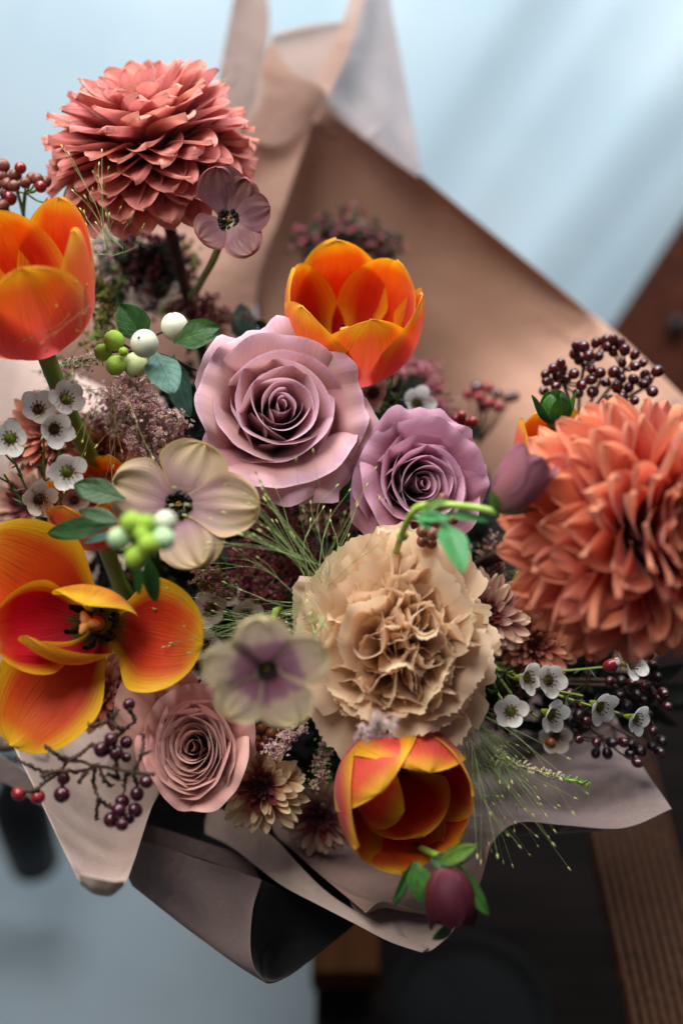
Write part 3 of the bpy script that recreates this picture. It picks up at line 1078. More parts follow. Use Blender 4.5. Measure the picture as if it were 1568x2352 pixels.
def sheet(label, rows, mat, name='wrapping_paper', nu=60, nv=60, thick=0.0003, wave=0.0, seed=0, group='sheets of wrapping paper'):
    """a sheet of paper through rows of control points, smoothly curved"""
    rng = np.random.default_rng(seed)
    g = np.array([spline([P(*q) for q in r], nu + 1) for r in rows])          # rows x nu x 3
    full = np.array([spline(g[:, j], nv + 1) for j in range(nu + 1)])           # nu x nv x 3
    pts = full.transpose(1, 0, 2)
    if wave:
        uu, vv = np.meshgrid(np.linspace(0, 1, nu + 1), np.linspace(0, 1, nv + 1))
        ph = rng.uniform(0, 6, 4)
        dz = wave * (np.sin(7 * uu + 3 * vv + ph[0]) + .6 * np.sin(13 * uu - 5 * vv + ph[1]) + .4 * np.sin(4 * uu + 17 * vv + ph[2]))
        pts = pts + dz[..., None] * (-FWD)
    o0 = pts[0, 0].copy()
    uu, vv = np.meshgrid(np.linspace(0, 1, nu + 1), np.linspace(0, 1, nv + 1))
    me = new_mesh(name, pts - o0, topo(nv, nu), uvs=np.stack([uu, vv], -1))
    o = add(name, me, M[mat])
    o.location = o0
    md = o.modifiers.new('thickness', 'SOLIDIFY')
    md.thickness = thick
    tag(o, label, 'wrapping paper', group)
    return o


def prism(name, poly, thick, mat, parent=None, at=None):
    """a board: outline in the world and a thickness vector"""
    p = np.array(poly)
    n = len(p)
    o0 = np.array(at) if at is not None else p[0]
    v = np.vstack([p, p + np.array(thick)]) - o0
    f = [list(range(n)), list(range(2 * n - 1, n - 1, -1))] + [[i, i + n, (i + 1) % n + n, (i + 1) % n] for i in range(n)]
    me = new_mesh(name, v, faces=f, smooth=False)
    o = add(name, me, mat, parent)
    if parent is None:
        o.location = o0
    md = o.modifiers.new('soft_edge', 'BEVEL')
    md.width = 0.002
    md.segments = 2
    return o


# floor
g = NT('floor_grey')
co = g.obco()
c = g.ramp(g.noise(co, 2.2, 5, .6), [(0.3, '4c5559'), (0.7, '5b6468')])
M['floor'] = g.finish(g.principled(c, 0.6, g.bump(g.noise(co, 60, 4), 0.002, .4), 0.3))
me = new_mesh('floor', [(-12, -8, 0), (12, -8, 0), (12, 14, 0), (-12, 14, 0)], faces=[[0, 1, 2, 3]], smooth=False)
structure(add('floor', me, M['floor']))

# pale curtain with slanting soft folds, hanging behind
g = NT('curtain_cloth')
co = g.obco()
c = g.ramp(g.noise(co, 3.0, 3), [(0.3, 'bcd2dc'), (0.7, 'c8dae2')])
M['curtain'] = g.finish(g.principled(c, 0.85, g.bump(g.noise(co, 500, 2), 0.0006, .4), 0.15), c, 0.2)
nx, nz = 220, 60
X, Z = np.meshgrid(np.linspace(-2.2, 2.6, nx + 1), np.linspace(0.006, 2.6, nz + 1))
ac = X - 0.62 * Z * 0.9
amp = 0.002 + 0.0075 * sm((X + 0.05) / 0.5)
Y = 1.75 + amp * (np.sin(ac * 13.0 + 1.0) + 0.35 * np.sin(ac * 33 + 2.3) + .12 * np.sin(ac * 71) + .8 * np.sin(ac * 6 + .5)) + .01 * np.sin(Z * 3 + X * 2)
o = add('curtain', new_mesh('curtain', np.stack([X, Y, Z], -1), topo(nz, nx)), M['curtain'])
tag(o, 'pale blue curtain hanging in soft slanting folds behind the bouquet', 'curtain')

# dark wooden bench under and behind the bouquet
M['wood_dark'] = plain_mat('wood_dark', '0c0909', '15100e', 6, 0.9, 0.0006, spec=0.03, stretch=(1, 12, 12))
M['wood_brown'] = plain_mat('wood_brown', '240d06', '34160a', 6, 0.8, 0.0006, spec=0.08, stretch=(12, 12, 1))
M['wood_amber'] = plain_mat('wood_amber', '3a200f', '482a14', 8, 0.85, 0.0006, spec=.04, stretch=(12, 1, 12))
M['wood_ridge'] = plain_mat('wood_ridge', '331d10', '54341f', 10, 0.55, 0.0008, spec=0.12, stretch=(30, 30, 1))
M['black_glaze'] = plain_mat('black_glaze', '08090b', '0d0e10', 8, 0.45, 0.0, spec=.2)
M['tray'] = plain_mat('tray', '0c0c0c', '141414', 8, 0.8, 0.0, spec=.08)
bench = thing('bench', 'black wooden bench top low behind the bouquet on the right', 'bench', (0.6, 0.3, 0.0))
BP = (0.6, 0.3, 0.0)
for k in range(5):
    x0 = -0.022 + k * 0.27
    prism('plank', [(x0, -1.2, .42), (x0 + .262, -1.2, .42), (x0 + .262, 1.15, .42), (x0, 1.15, .42)], (0, 0, .032), M['wood_dark'], bench, BP)
for (lx, ly) in ((0.02, -1.1), (0.02, 1.05), (1.2, -1.1), (1.2, 1.05)):
    prism('leg', [(lx, ly, 0), (lx + .06, ly, 0), (lx + .06, ly + .06, 0), (lx, ly + .06, 0)], (0, 0, .419), M['wood_dark'], bench, BP)

# brown cupboard door at the right edge, standing open at a slant
q = [P(1396, 770, 1.42), P(1690, 320, 1.42), P(2300, 320, 1.42), P(2300, 1750, 1.42), P(1396, 1750, 1.42)]
cab = thing('cupboard', 'dark brown wooden cupboard at the right edge, behind the maroon berries', 'cupboard', q[0])
prism('side_panel', q, tuple(FWD * .022), M['wood_brown'], cab, q[0])
mb = MB()
mb.blob(P(1552, 745, 1.405) - q[0], .011)
mb.build('knob', M['black_glaze'], cab)

# grooved board leaning under the paper at the lower right
A, B = P(1398, 1700, .82), P(1585, 2480, .665)
ld = (B - A) / np.linalg.norm(B - A)
wd = np.cross(ld, FWD)
wd /= np.linalg.norm(wd)
if np.dot(wd, RIGHT) < 0:
    wd = -wd
nd = np.cross(wd, ld)
if np.dot(nd, FWD) > 0:
    nd = -nd
gb = thing('grooved_board', 'brown grooved wooden board standing under the paper at the lower right', 'board', A)
wdt = .0275
prism('board', [A - wd * wdt, A + wd * wdt, B + wd * wdt, B - wd * wdt], tuple(-nd * .012), M['wood_ridge'], gb, A)
for k in range(10):
    c0 = -wdt + .0028 + k * (2 * wdt - .0056) / 9
    hw = .0013
    prism('ridge', [A + wd * (c0 - hw), A + wd * (c0 + hw), B + wd * (c0 + hw), B + wd * (c0 - hw)], tuple(nd * .0034), M['wood_ridge'], gb, A)

# blurred black bottle on the floor side, amber block, round tray
o0 = P(58, 1900, 1.4)
bt = thing('bottle', 'blurred black bottle at the left edge beside the pale paper cone', 'bottle', o0)
mb = MB()
mb.tube([(0, 0, -.075), (0, 0, -.07), (0, 0, 0), (0, 0, .05), (0, 0, .075), (0, 0, .085)], [.02, .03, .033, .032, .02, .013], 20)
mb.build('body', M['black_glaze'], bt)
mb = MB()
mb.tube([(0, 0, .084), (0, 0, .12)], [.013, .013], 16)
mb.build('neck', M['black_glaze'], bt)
o0 = P(812, 2105, 1.0)
ab = prism('wooden_block', [o0 + (-.035, -.05, 0), o0 + (.02, -.05, 0), o0 + (.02, .05, 0), o0 + (-.035, .05, 0)], (0, 0, -.03), M['wood_amber'])
tag(ab, 'blurred amber wooden block below the tip of the wrapping paper', 'wooden block')
o0 = P(1075, 2330, .92)
tr = MB()
rr = [.0, .045, .055, .06, .063, .060]
zz = [.0, .0, .002, .01, .01, .0]
a = np.linspace(0, 6.2832, 49)[:-1]
pts = np.array([[(r * math.cos(x), r * math.sin(x), z) for x in a] for r, z in zip(rr, zz)])
tr.put(pts, topo(5, 48, True))
t_ = tr.build('tray', M['tray'])
t_.location = o0
tag(t_, 'faint dark round tray on the black bench at the bottom', 'tray')

# ---------------------------------------------------------------- the wrapping paper
sheet('broad tan sheet rising behind the right half of the bouquet', [
    [(620, 1500, .9340), (760, 1480, .9540), (950, 1450, .9440), (1150, 1500, .9040), (1330, 1580, .8040), (1440, 1570, .7440)],
    [(590, 1000, .8640), (780, 950, .8840), (980, 950, .8840), (1180, 1080, .8440), (1400, 1300, .7640), (1560, 1460, .6840)],
    [(600, 560, .8240), (800, 560, .8490), (1010, 640, .8640), (1240, 840, .8440), (1450, 1080, .7640), (1650, 1330, .6740)],
    [(690, 330, .8040), (850, 360, .8290), (1060, 520, .8440), (1270, 690, .8440), (1460, 900, .7840), (1680, 1200, .6840)],
    [(745, 222, .8040), (880, 326, .8140), (1070, 485, .8240), (1270, 648, .8240), (1440, 790, .8040), (1680, 1020, .7040)]], 'paper', wave=.0012, seed=3)
sheet('light pinkish sheet standing behind the topmost dahlia', [
    [(40, 1100, .8220), (330, 1080, .8420), (480, 1080, .8620), (600, 1050, .8620)],
    [(60, 760, .7820), (330, 740, .8020), (470, 720, .8120), (585, 700, .8220)],
    [(180, 520, .7920), (450, 500, .8020), (560, 480, .8020), (655, 470, .8020)],
    [(560, 290, .7820), (610, 290, .7870), (670, 290, .7920), (722, 270, .7920)],
    [(604, 150, .7770), (650, 190, .7820), (700, 205, .7870), (748, 205, .7920)],
    [(622, 96, .7770), (660, 150, .7820), (700, 180, .7870), (752, 195, .7920)]], 'paper_rose_lit', wave=.0008, seed=5)
sheet('thin see-through top corner of the wrap with a folded rim', [
    [(560, 320, .7810), (650, 330, .7850), (740, 250, .7880)],
    [(598, 170, .7750), (690, 180, .7780), (775, 175, .7830)],
    [(622, 92, .7730), (710, 80, .7780), (800, 70, .7810)],
    [(630, 76, .7700), (705, 58, .7740), (803, 48, .7800)]], 'tissue_tan')
sheet('narrow see-through strip of tissue at the top edge, over the folded rim', [
    [(722, 190, .7760), (738, 205, .7760), (752, 225, .7760)],
    [(768, 95, .7760), (790, 110, .7760), (800, 120, .7760)],
    [(805, -10, .7760), (820, -10, .7760), (838, -10, .7760)],
    [(820, -60, .7760), (835, -60, .7760), (855, -60, .7760)]], 'tissue_tan')
sheet('greyish see-through tissue rising to the top edge in the middle', [
    [(735, 235, .795), (850, 330, .80), (962, 408, .81)],
    [(762, 205, .795), (862, 250, .80), (962, 360, .81)],
    [(790, 120, .79), (860, 150, .80), (935, 210, .81)],
    [(830, -20, .79), (865, -20, .80), (893, -20, .81)],
    [(840, -70, .79), (865, -70, .80), (888, -70, .81)]], 'tissue', wave=.0008)
sheet('dusky mauve strip of wrap between the topmost dahlia and the top edge', [
    [(400, 700, .86), (480, 700, .87), (600, 700, .88)],
    [(470, 330, .86), (530, 330, .87), (585, 320, .88)],
    [(500, 180, .86), (555, 180, .87), (600, 190, .88)],
    [(535, 0, .86), (575, 0, .87), (618, 60, .88)],
    [(545, -80, .86), (580, -80, .87), (606, -80, .88)]], 'paper_dusk')
sheet('pale sheet of wrap at the left border behind the waxflowers', [
    [(-90, 640, .70), (60, 780, .75), (260, 900, .78), (420, 900, .8)],
    [(-80, 1020, .67), (60, 1040, .72), (240, 1080, .76), (400, 1100, .78)],
    [(-80, 1300, .66), (60, 1300, .70), (240, 1300, .74), (400, 1300, .76)],
    [(-80, 1730, .625), (50, 1720, .66), (240, 1660, .70), (400, 1600, .72)]], 'paper_pale', wave=.0008)
sheet('pale paper cone at the lower left ending in a small curled lip', [
    [(-10, 1560, .585), (110, 1540, .65), (260, 1580, .67), (390, 1680, .63)],
    [(22, 1690, .565), (140, 1690, .62), (270, 1750, .62), (372, 1800, .595)],
    [(88, 1830, .545), (180, 1850, .575), (270, 1890, .575), (345, 1862, .565)],
    [(140, 1940, .52), (200, 1950, .535), (262, 1972, .535), (312, 1965, .53)],
    [(172, 2005, .50), (212, 2030, .505), (250, 2044, .505), (292, 2018, .505)],
    [(186, 2032, .489), (220, 2052, .488), (252, 2058, .488), (282, 2036, .491)],
    [(184, 2024, .483), (217, 2040, .480), (250, 2048, .480), (284, 2030, .485)],
    [(181, 2008, .481), (215, 2014, .477), (251, 2024, .477), (287, 2022, .483)]], 'paper_pale', nu=50, nv=90, wave=.0005)
sheet('added black backing sheet behind the flowers, standing for the shade in the gaps', [  # black sheet added to close the gaps, painted-in deep shade
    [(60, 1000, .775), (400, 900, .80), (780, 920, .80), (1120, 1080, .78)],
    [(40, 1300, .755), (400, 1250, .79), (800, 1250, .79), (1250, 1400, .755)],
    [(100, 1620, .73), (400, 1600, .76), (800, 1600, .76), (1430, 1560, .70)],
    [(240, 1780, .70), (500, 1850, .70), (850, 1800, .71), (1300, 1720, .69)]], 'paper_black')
sheet('light grey flap of paper at the left border below the open tulip', [
    [(-40, 1715, .64), (40, 1760, .63), (120, 1820, .62)],
    [(-40, 1775, .645), (30, 1810, .635), (120, 1870, .625)]], 'paper_grey')
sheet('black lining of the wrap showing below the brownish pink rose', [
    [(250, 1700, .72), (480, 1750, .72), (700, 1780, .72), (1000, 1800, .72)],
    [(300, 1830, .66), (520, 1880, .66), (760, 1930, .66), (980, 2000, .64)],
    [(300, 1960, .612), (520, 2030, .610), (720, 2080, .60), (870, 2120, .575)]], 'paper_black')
sheet('narrow light band of paper under the brownish pink rose', [
    [(300, 1885, .612), (400, 1912, .612), (500, 1945, .610), (575, 1976, .606)],
    [(300, 1926, .602), (400, 1954, .602), (500, 1986, .600), (600, 2024, .594)]], 'paper_grey', wave=.0004)
sheet('greyish pink side of the open paper cone at the bottom', [
    [(250, 1905, .598), (400, 1955, .59), (520, 1993, .58), (601, 2022, .572)],
    [(262, 1945, .596), (400, 2005, .587), (510, 2062, .575), (580, 2090, .560)],
    [(280, 1985, .594), (400, 2065, .585), (500, 2135, .572), (574, 2170, .554)],
    [(300, 2030, .590), (400, 2105, .582), (500, 2180, .570), (584, 2226, .552)],
    [(310, 2040, .590), (405, 2115, .582), (505, 2192, .570), (612, 2259, .555)]], 'paper_grey', wave=.0006)
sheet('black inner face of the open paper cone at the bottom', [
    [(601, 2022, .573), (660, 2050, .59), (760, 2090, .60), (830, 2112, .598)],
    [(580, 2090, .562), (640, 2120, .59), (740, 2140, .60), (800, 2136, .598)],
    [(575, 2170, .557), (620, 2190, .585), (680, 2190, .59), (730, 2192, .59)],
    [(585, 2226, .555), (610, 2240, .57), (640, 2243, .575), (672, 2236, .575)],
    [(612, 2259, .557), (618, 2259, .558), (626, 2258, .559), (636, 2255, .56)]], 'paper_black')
sheet('long pale band of paper running down to the lowest tip', [
    [(480, 1850, .63), (560, 1880, .615), (629, 1925, .600), (690, 1990, .585), (755, 2052, .575), (835, 2104, .555), (915, 2148, .54), (985, 2178, .53)],
    [(470, 1890, .625), (540, 1925, .61), (600, 1970, .593), (660, 2020, .580), (735, 2064, .568), (825, 2112, .551), (905, 2156, .536), (978, 2182, .527)],
    [(470, 1915, .62), (530, 1945, .605), (590, 1990, .587), (650, 2035, .575), (718, 2072, .563), (815, 2122, .547), (895, 2162, .533), (970, 2187, .524)]], 'paper_pale', wave=.0003)
sheet('pale folded corner of paper behind the drooping bud', [
    [(780, 2000, .60), (880, 2010, .6), (1000, 2010, .6), (1110, 1990, .595)],
    [(810, 2085, .572), (900, 2080, .572), (1000, 2080, .57), (1090, 2050, .57)],
    [(838, 2106, .557), (905, 2126, .55), (985, 2130, .55), (1058, 2110, .555)],
    [(845, 2108, .555), (915, 2150, .54), (976, 2186, .529), (1030, 2152, .54)]], 'paper_pale')
sheet('dusty brown sheet below the lowest tulip with a curling lower edge', [
    [(640, 1800, .69), (780, 1760, .71), (940, 1720, .72), (1080, 1700, .71), (1200, 1690, .70)],
    [(625, 1900, .625), (780, 1900, .635), (920, 1890, .64), (1060, 1860, .63), (1170, 1800, .63)],
    [(680, 1960, .595), (800, 1975, .60), (920, 1980, .60), (1050, 1960, .595), (1150, 1890, .59)],
    [(765, 2035, .565), (840, 2045, .565), (930, 2050, .565), (1040, 2045, .56), (1128, 1935, .57)],
    [(828, 2088, .545), (866, 2074, .548), (930, 2078, .548), (1020, 2084, .55), (1105, 2020, .555)],
    [(838, 2098, .538), (878, 2070, .54), (935, 2090, .54), (1010, 2098, .545), (1094, 2040, .55)],
    [(842, 2098, .543), (884, 2086, .546), (935, 2096, .546), (1005, 2098, .55), (1090, 2038, .555)]], 'paper_low', wave=.0005, nv=80)
sheet('brownish grey sheet fanning out at the lower right to a sharp corner', [
    [(1000, 1650, .70), (1100, 1620, .70), (1200, 1600, .69), (1300, 1590, .68), (1370, 1590, .66), (1400, 1620, .65)],
    [(1000, 1780, .65), (1090, 1760, .65), (1200, 1720, .65), (1310, 1700, .645), (1400, 1690, .63), (1440, 1700, .62)],
    [(1020, 1900, .605), (1100, 1850, .61), (1200, 1800, .615), (1310, 1790, .61), (1420, 1780, .60), (1488, 1780, .60)],
    [(1060, 1990, .58), (1120, 1900, .585), (1200, 1860, .59), (1310, 1865, .59), (1430, 1850, .585), (1520, 1825, .585)],
    [(1098, 2030, .565), (1132, 1934, .57), (1190, 1889, .575), (1300, 1897, .575), (1430, 1902, .57), (1541, 1857, .572)]], 'paper_grey', wave=.0007)
sheet('thin second rim of paper under the brownish grey sheet', [
    [(1110, 1870, .61), (1220, 1860, .61), (1340, 1850, .61), (1450, 1850, .61)],
    [(1100, 1920, .60), (1220, 1917, .595), (1340, 1911, .595), (1445, 1905, .595)]], 'paper_pale')


# ---------------------------------------------------------------- the dahlias
dahlia('dusky red dahlia seen from its side, topmost bloom of the bouquet', 350, 366, 0.60, (-0.16, 0.82, 0.55), 0.0535, 'dahlia_red', n=205, seed=11, pointed=.6, wk=.96)
dahlia('coral orange dahlia turned away to the right, on the right of the bouquet', 1442, 1222, 0.498, (0.56, 0.04, 0.82), 0.0565, 'dahlia_coral', n=235, seed=12, wk=.86, pointed=.7)

# ---------------------------------------------------------------- the roses
rose('large mauve pink rose in the middle, facing the viewer', 650, 928, 0.535, (0.17, 0.18, 1), 0.0435, 'rose_mauve', n=25, seed=21, roll=20, ruf=.045, inner_pow=1.1)
rose('mauve rose leaning right beside the coral dahlia', 975, 1112, 0.545, (0.22, -0.02, 1), 0.035, 'rose_violet', n=28, seed=23, roll=200, ruf=.04, inner_pow=1.05)
gr = rose('brownish pink garden rose packed with petals, above the black gap in the wrap', 441, 1715, 0.530, (-0.01, 0.22, 1), 0.0300, 'rose_brown', n=40, seed=27, outer=5, inner_pow=.72, ruf=.06, open_=.6)
add_petal(gr, M['rose_brown'], rng=np.random.default_rng(3), L=.046, heads=[60, 55, 50, 60, 78], W=.021, nu=20, nv=18, r0=.004, base=.4, tip=.9, close=0, cup=(25, 18), drop=.25, dp=2.4, ruf=.03, noise=.015, theta=math.radians(140))
gr.scale = (.95, 1.14, 1)

# ---------------------------------------------------------------- the carnation
carnation('ruffled beige carnation with fringed petals below the roses', 915, 1490, 0.515, (0.0, 0.05, 1), 0.047, 'carnation', seed=31)

# ---------------------------------------------------------------- the tulips
CUP = [72, 42, 14, -4, -16]
def cup6(L=.062, W=.026, op=0, ph=0, tw=None, **k):
    out = []
    for i in range(6):
        inner = i % 2
        hd = [80, 50 + op, 14 + op - 4 * inner, -2 + op, -14 + op - 6 * inner]
        out.append(dict(theta=ph + 60 * i, L=L * (1 - .03 * inner), W=W, heads=hd, r0=.004 - .001 * inner, **k))
    return out

tulip('orange tulip with yellow edges at the left border, under the brown berries', 100, 800, 0.535, (-0.14, 0.72, 0.62), cup6(.073, .030, 5, 20), 'tulip', seed=41)
tulip('orange cup-shaped tulip behind the large mauve rose', 797, 858, 0.60, (0.05, 0.68, 0.72), cup6(.073, .030, 3, 80), 'tulip', seed=42)
tulip('orange and pink tulip at the foot of the bouquet, mouth turned lower right', 880, 1740, 0.548, (0.29, -0.37, .98), [
    dict(theta=128, L=.059, W=.026, heads=[82, 50, 10, -8, -26]),
    dict(theta=190, L=.060, W=.027, heads=[80, 48, 12, -2, -12]),
    dict(theta=72, L=.058, W=.027, heads=[84, 52, 12, -12, -40]),
    dict(theta=8, L=.055, W=.027, heads=[80, 50, 14, -6, -24]),
    dict(theta=252, L=.057, W=.027, heads=[80, 50, 14, -2, -18]),
    dict(theta=312, L=.055, W=.027, heads=[84, 54, 16, -4, -16]),
    dict(theta=165, L=.050, W=.020, heads=[70, 34, -6, -34, -55], r0=.003),
    dict(theta=285, L=.046, W=.020, heads=[70, 40, 6, -8, -20], r0=.003)], 'tulip_pink', seed=43, pistil=False).scale = (1.17, 1.12, 1.08)
O = dict(cup=(30, 18), close=.55)
tulip('wide open orange tulip with yellow rims showing its pistil', 235, 1432, 0.535, (-0.05, 0.10, 1), [
    dict(theta=150, L=.062, W=.030, heads=[80, 70, 62, 68, 80], mat='tulip_orange', **O),
    dict(theta=188, L=.052, W=.024, heads=[70, 58, 48, 30, 5], cup=(45, 36)),
    dict(theta=238, L=.062, W=.026, heads=[85, 78, 74, 80, 92], mat='tulip_orange', **O),
    dict(theta=262, L=.044, W=.017, heads=[60, 45, 20, -30, -75], cup=(50, 60), bend=-.5),
    dict(theta=352, L=.048, W=.027, heads=[75, 66, 64, 72, 84], mat='tulip_orange', **O),
    dict(theta=78, L=.046, W=.022, heads=[60, 30, 10, -25, -60], cup=(40, 36)),
], 'tulip_open', seed=44)
tulip('small part of an orange tulip behind the green snowberry leaves', 235, 1235, 0.585, (-0.1, 0.7, 0.6), cup6(.045, .02, 0, 30), 'tulip', seed=45, pistil=False)
tulip('orange tulip almost hidden behind the coral dahlia', 1262, 1120, 0.60, (0.1, 0.8, 0.4), cup6(.045, .02, 0, 30), 'tulip_pink', seed=46, pistil=False)

# ---------------------------------------------------------------- the hellebores
hellebore('dusky brown hellebore with a black eye against the topmost dahlia', 525, 506, 0.565, (0.12, -0.05, 1), 0.0205, 'hellebore_brown', seed=51,
          ths=[98, 10, -62, -150, 60], Ls=[1.15, .98, .95, .82, .95], head=64, Ws=[.62, .5, .5, .5, .5], ruf=.06, centre=2.1, stem=False)
hellebore('large cream hellebore with mauve veins left of the mauve rose', 412, 1160, 0.515, (-.02, .16, 1), 0.033, 'hellebore_cream', seed=52,
          ths=[163, 68, -2, -66, -122], Ls=[.84, .80, 1.02, .84, .6], Ws=[.48, .52, .45, .47, .4], head=74, curl=6, centre=1.45, ruf=.085)
hellebore('blurred cream hellebore with a purple throat in front of the carnation', 612, 1532, 0.447, (0.02, -0.42, 1), 0.0215, 'hellebore_front', seed=53, roll=20,
          head=74, curl=14, centre=1.4, ruf=.07)


# ---------------------------------------------------------------- small flowers, berries, leaves and grasses
def zz(pts, ox, oy, s):
    return [tuple([ox + p[0] * s, oy + p[1] * s] + list(p[2:])) for p in pts]


# leaves deep inside the bouquet, shade of the gaps put into their colour
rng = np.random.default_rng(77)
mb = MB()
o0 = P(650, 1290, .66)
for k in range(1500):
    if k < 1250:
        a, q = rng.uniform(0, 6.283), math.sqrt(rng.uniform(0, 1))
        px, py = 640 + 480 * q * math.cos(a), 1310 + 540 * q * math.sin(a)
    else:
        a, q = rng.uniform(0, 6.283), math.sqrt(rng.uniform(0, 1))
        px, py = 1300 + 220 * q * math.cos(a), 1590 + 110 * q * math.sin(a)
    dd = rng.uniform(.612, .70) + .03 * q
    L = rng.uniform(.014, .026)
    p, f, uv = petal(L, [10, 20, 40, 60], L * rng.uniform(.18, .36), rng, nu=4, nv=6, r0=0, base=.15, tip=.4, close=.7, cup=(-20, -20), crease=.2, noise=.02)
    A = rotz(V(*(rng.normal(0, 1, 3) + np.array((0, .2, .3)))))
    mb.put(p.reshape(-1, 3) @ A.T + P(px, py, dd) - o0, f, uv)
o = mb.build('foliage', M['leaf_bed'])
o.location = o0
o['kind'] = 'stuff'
o['label'] = 'leaves packed deep between the flower heads, shade painted into their dark colour'

# --- chrysanthemums
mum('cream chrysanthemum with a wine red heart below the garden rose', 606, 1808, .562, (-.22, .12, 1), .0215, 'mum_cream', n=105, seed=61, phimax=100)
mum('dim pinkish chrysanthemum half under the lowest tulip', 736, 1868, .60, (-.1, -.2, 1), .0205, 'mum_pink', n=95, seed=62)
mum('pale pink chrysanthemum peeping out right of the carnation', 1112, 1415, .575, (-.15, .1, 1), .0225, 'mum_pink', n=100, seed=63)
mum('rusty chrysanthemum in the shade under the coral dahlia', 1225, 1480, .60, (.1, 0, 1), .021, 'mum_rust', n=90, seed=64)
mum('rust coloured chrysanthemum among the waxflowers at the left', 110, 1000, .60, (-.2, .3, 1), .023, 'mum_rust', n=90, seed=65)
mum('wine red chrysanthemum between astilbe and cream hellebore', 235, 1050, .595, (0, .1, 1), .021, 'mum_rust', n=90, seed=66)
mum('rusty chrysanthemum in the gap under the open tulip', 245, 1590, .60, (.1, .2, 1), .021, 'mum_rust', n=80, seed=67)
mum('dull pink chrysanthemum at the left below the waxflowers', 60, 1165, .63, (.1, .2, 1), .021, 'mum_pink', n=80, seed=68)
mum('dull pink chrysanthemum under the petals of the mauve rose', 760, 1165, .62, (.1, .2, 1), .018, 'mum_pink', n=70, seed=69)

# --- waxflowers, left bunch
for i, (px, py, dd, ax, ro, kk, lb) in enumerate([
        (150, 918, .540, (.5, .3, 1), 10, 1.05, 'white waxflower highest of the left bunch under the tulip stem'),
        (88, 942, .545, (.3, .3, 1), 50, 1.05, 'white waxflower half covered by its neighbours in the left bunch'),
        (122, 985, .532, (.6, -.1, 1), 30, 1.05, 'white waxflower in front of the left bunch, dark cup open to the right'),
        (24, 1006, .535, (.2, -.1, 1), 0, 1.08, 'white waxflower with a green cup at the left border'),
        (154, 1082, .528, (.3, -.2, 1), 15, 1.08, 'white waxflower with a green cup above the dark green leaf')]):
    waxflower(lb, px, py, dd, ax, ro, kk, i, cup='wax_cup' if i in (0, 3, 4) else 'wax_cup_dark')
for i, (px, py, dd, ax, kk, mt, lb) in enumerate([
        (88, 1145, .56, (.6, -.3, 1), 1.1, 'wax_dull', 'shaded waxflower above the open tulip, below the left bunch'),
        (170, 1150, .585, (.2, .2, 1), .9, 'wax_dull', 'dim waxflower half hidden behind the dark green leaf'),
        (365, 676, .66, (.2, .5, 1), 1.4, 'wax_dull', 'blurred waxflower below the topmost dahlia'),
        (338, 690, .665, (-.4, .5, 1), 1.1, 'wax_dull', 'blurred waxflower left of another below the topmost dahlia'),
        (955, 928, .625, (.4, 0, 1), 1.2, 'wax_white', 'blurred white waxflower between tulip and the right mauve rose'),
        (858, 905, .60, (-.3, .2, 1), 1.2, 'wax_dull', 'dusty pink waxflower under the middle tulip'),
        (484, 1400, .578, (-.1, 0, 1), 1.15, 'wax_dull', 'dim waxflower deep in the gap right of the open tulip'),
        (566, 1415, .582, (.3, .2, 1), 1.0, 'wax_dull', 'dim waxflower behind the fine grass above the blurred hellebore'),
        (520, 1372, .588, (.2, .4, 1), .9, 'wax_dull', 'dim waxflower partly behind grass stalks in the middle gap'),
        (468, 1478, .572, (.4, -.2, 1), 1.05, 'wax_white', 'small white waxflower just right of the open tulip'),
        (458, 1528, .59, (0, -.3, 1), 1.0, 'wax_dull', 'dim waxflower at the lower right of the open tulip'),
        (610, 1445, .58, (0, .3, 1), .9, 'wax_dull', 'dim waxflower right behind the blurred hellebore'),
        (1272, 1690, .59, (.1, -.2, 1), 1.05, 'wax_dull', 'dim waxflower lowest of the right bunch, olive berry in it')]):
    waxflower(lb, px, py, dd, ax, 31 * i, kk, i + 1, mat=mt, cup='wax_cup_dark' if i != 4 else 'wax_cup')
# right bunch
for i, (px, py, dd, ax, ro, kk, lb) in enumerate([
        (1205, 1556, .552, (.8, .1, .8), 20, 1.0, 'white waxflower farthest left in the upper pair of the right bunch, in profile'),
        (1256, 1562, .545, (.45, .1, 1), 40, 1.02, 'white waxflower with a green cup, second of the upper pair'),
        (1172, 1634, .540, (-.1, .1, 1), 15, .98, 'white waxflower with a green cup, lowest left of the right bunch'),
        (1262, 1640, .548, (.6, -.2, 1), 60, 1.02, 'white waxflower in the middle of the right bunch'),
        (1374, 1622, .548, (.6, -.3, 1), 10, 1.02, 'white waxflower just left of the one farthest right, above the dark berries'),
        (1455, 1650, .552, (.8, -.1, .9), 35, .95, 'white waxflower farthest right, facing right'),
        (1446, 1524, .570, (.6, .2, .8), 5, 1.05, 'white waxflower half tucked under the lowest petals of the coral dahlia')]):
    waxflower(lb, px, py, dd, ax, ro, kk, i + 2, cup='wax_cup')
Q = lambda pts: zz(pts, 1047.5, 1410, .332)
wax_twig('green waxflower twig of the right bunch running out from under the carnation', Q([(400, 400, .556), (540, 470, .55), (320, 600, .548), (560, 720, .556), (880, 570, .555), (1130, 690, .556), (1030, 370, .572)]), (1120, 1520), .56, seed=3, needles=60, dr=.60)
wax_twig('green waxflower twig with dark needles at the left border', [(26, 1040, .54), (150, 960, .55), (150, 1120, .55), (100, 1010, .55), (90, 1180, .57), (10, 1090, .56)], (105, 1200), .57, seed=4, needles=80, dr=.60)
wax_twig('blurred green needle twig under the middle tulip', [(905, 850, .60), (930, 880, .61), (880, 905, .6)], (870, 980), .61, seed=5, needles=70, dr=.64)
b_ = thing('flower_bud', 'pink round waxflower bud under the coral dahlia', 'flower bud', P(1405, 1529, .562))
berry(b_, P(1405, 1529, .562), .0038, V(.9, .2, .2), 'berry_red', 'oval')
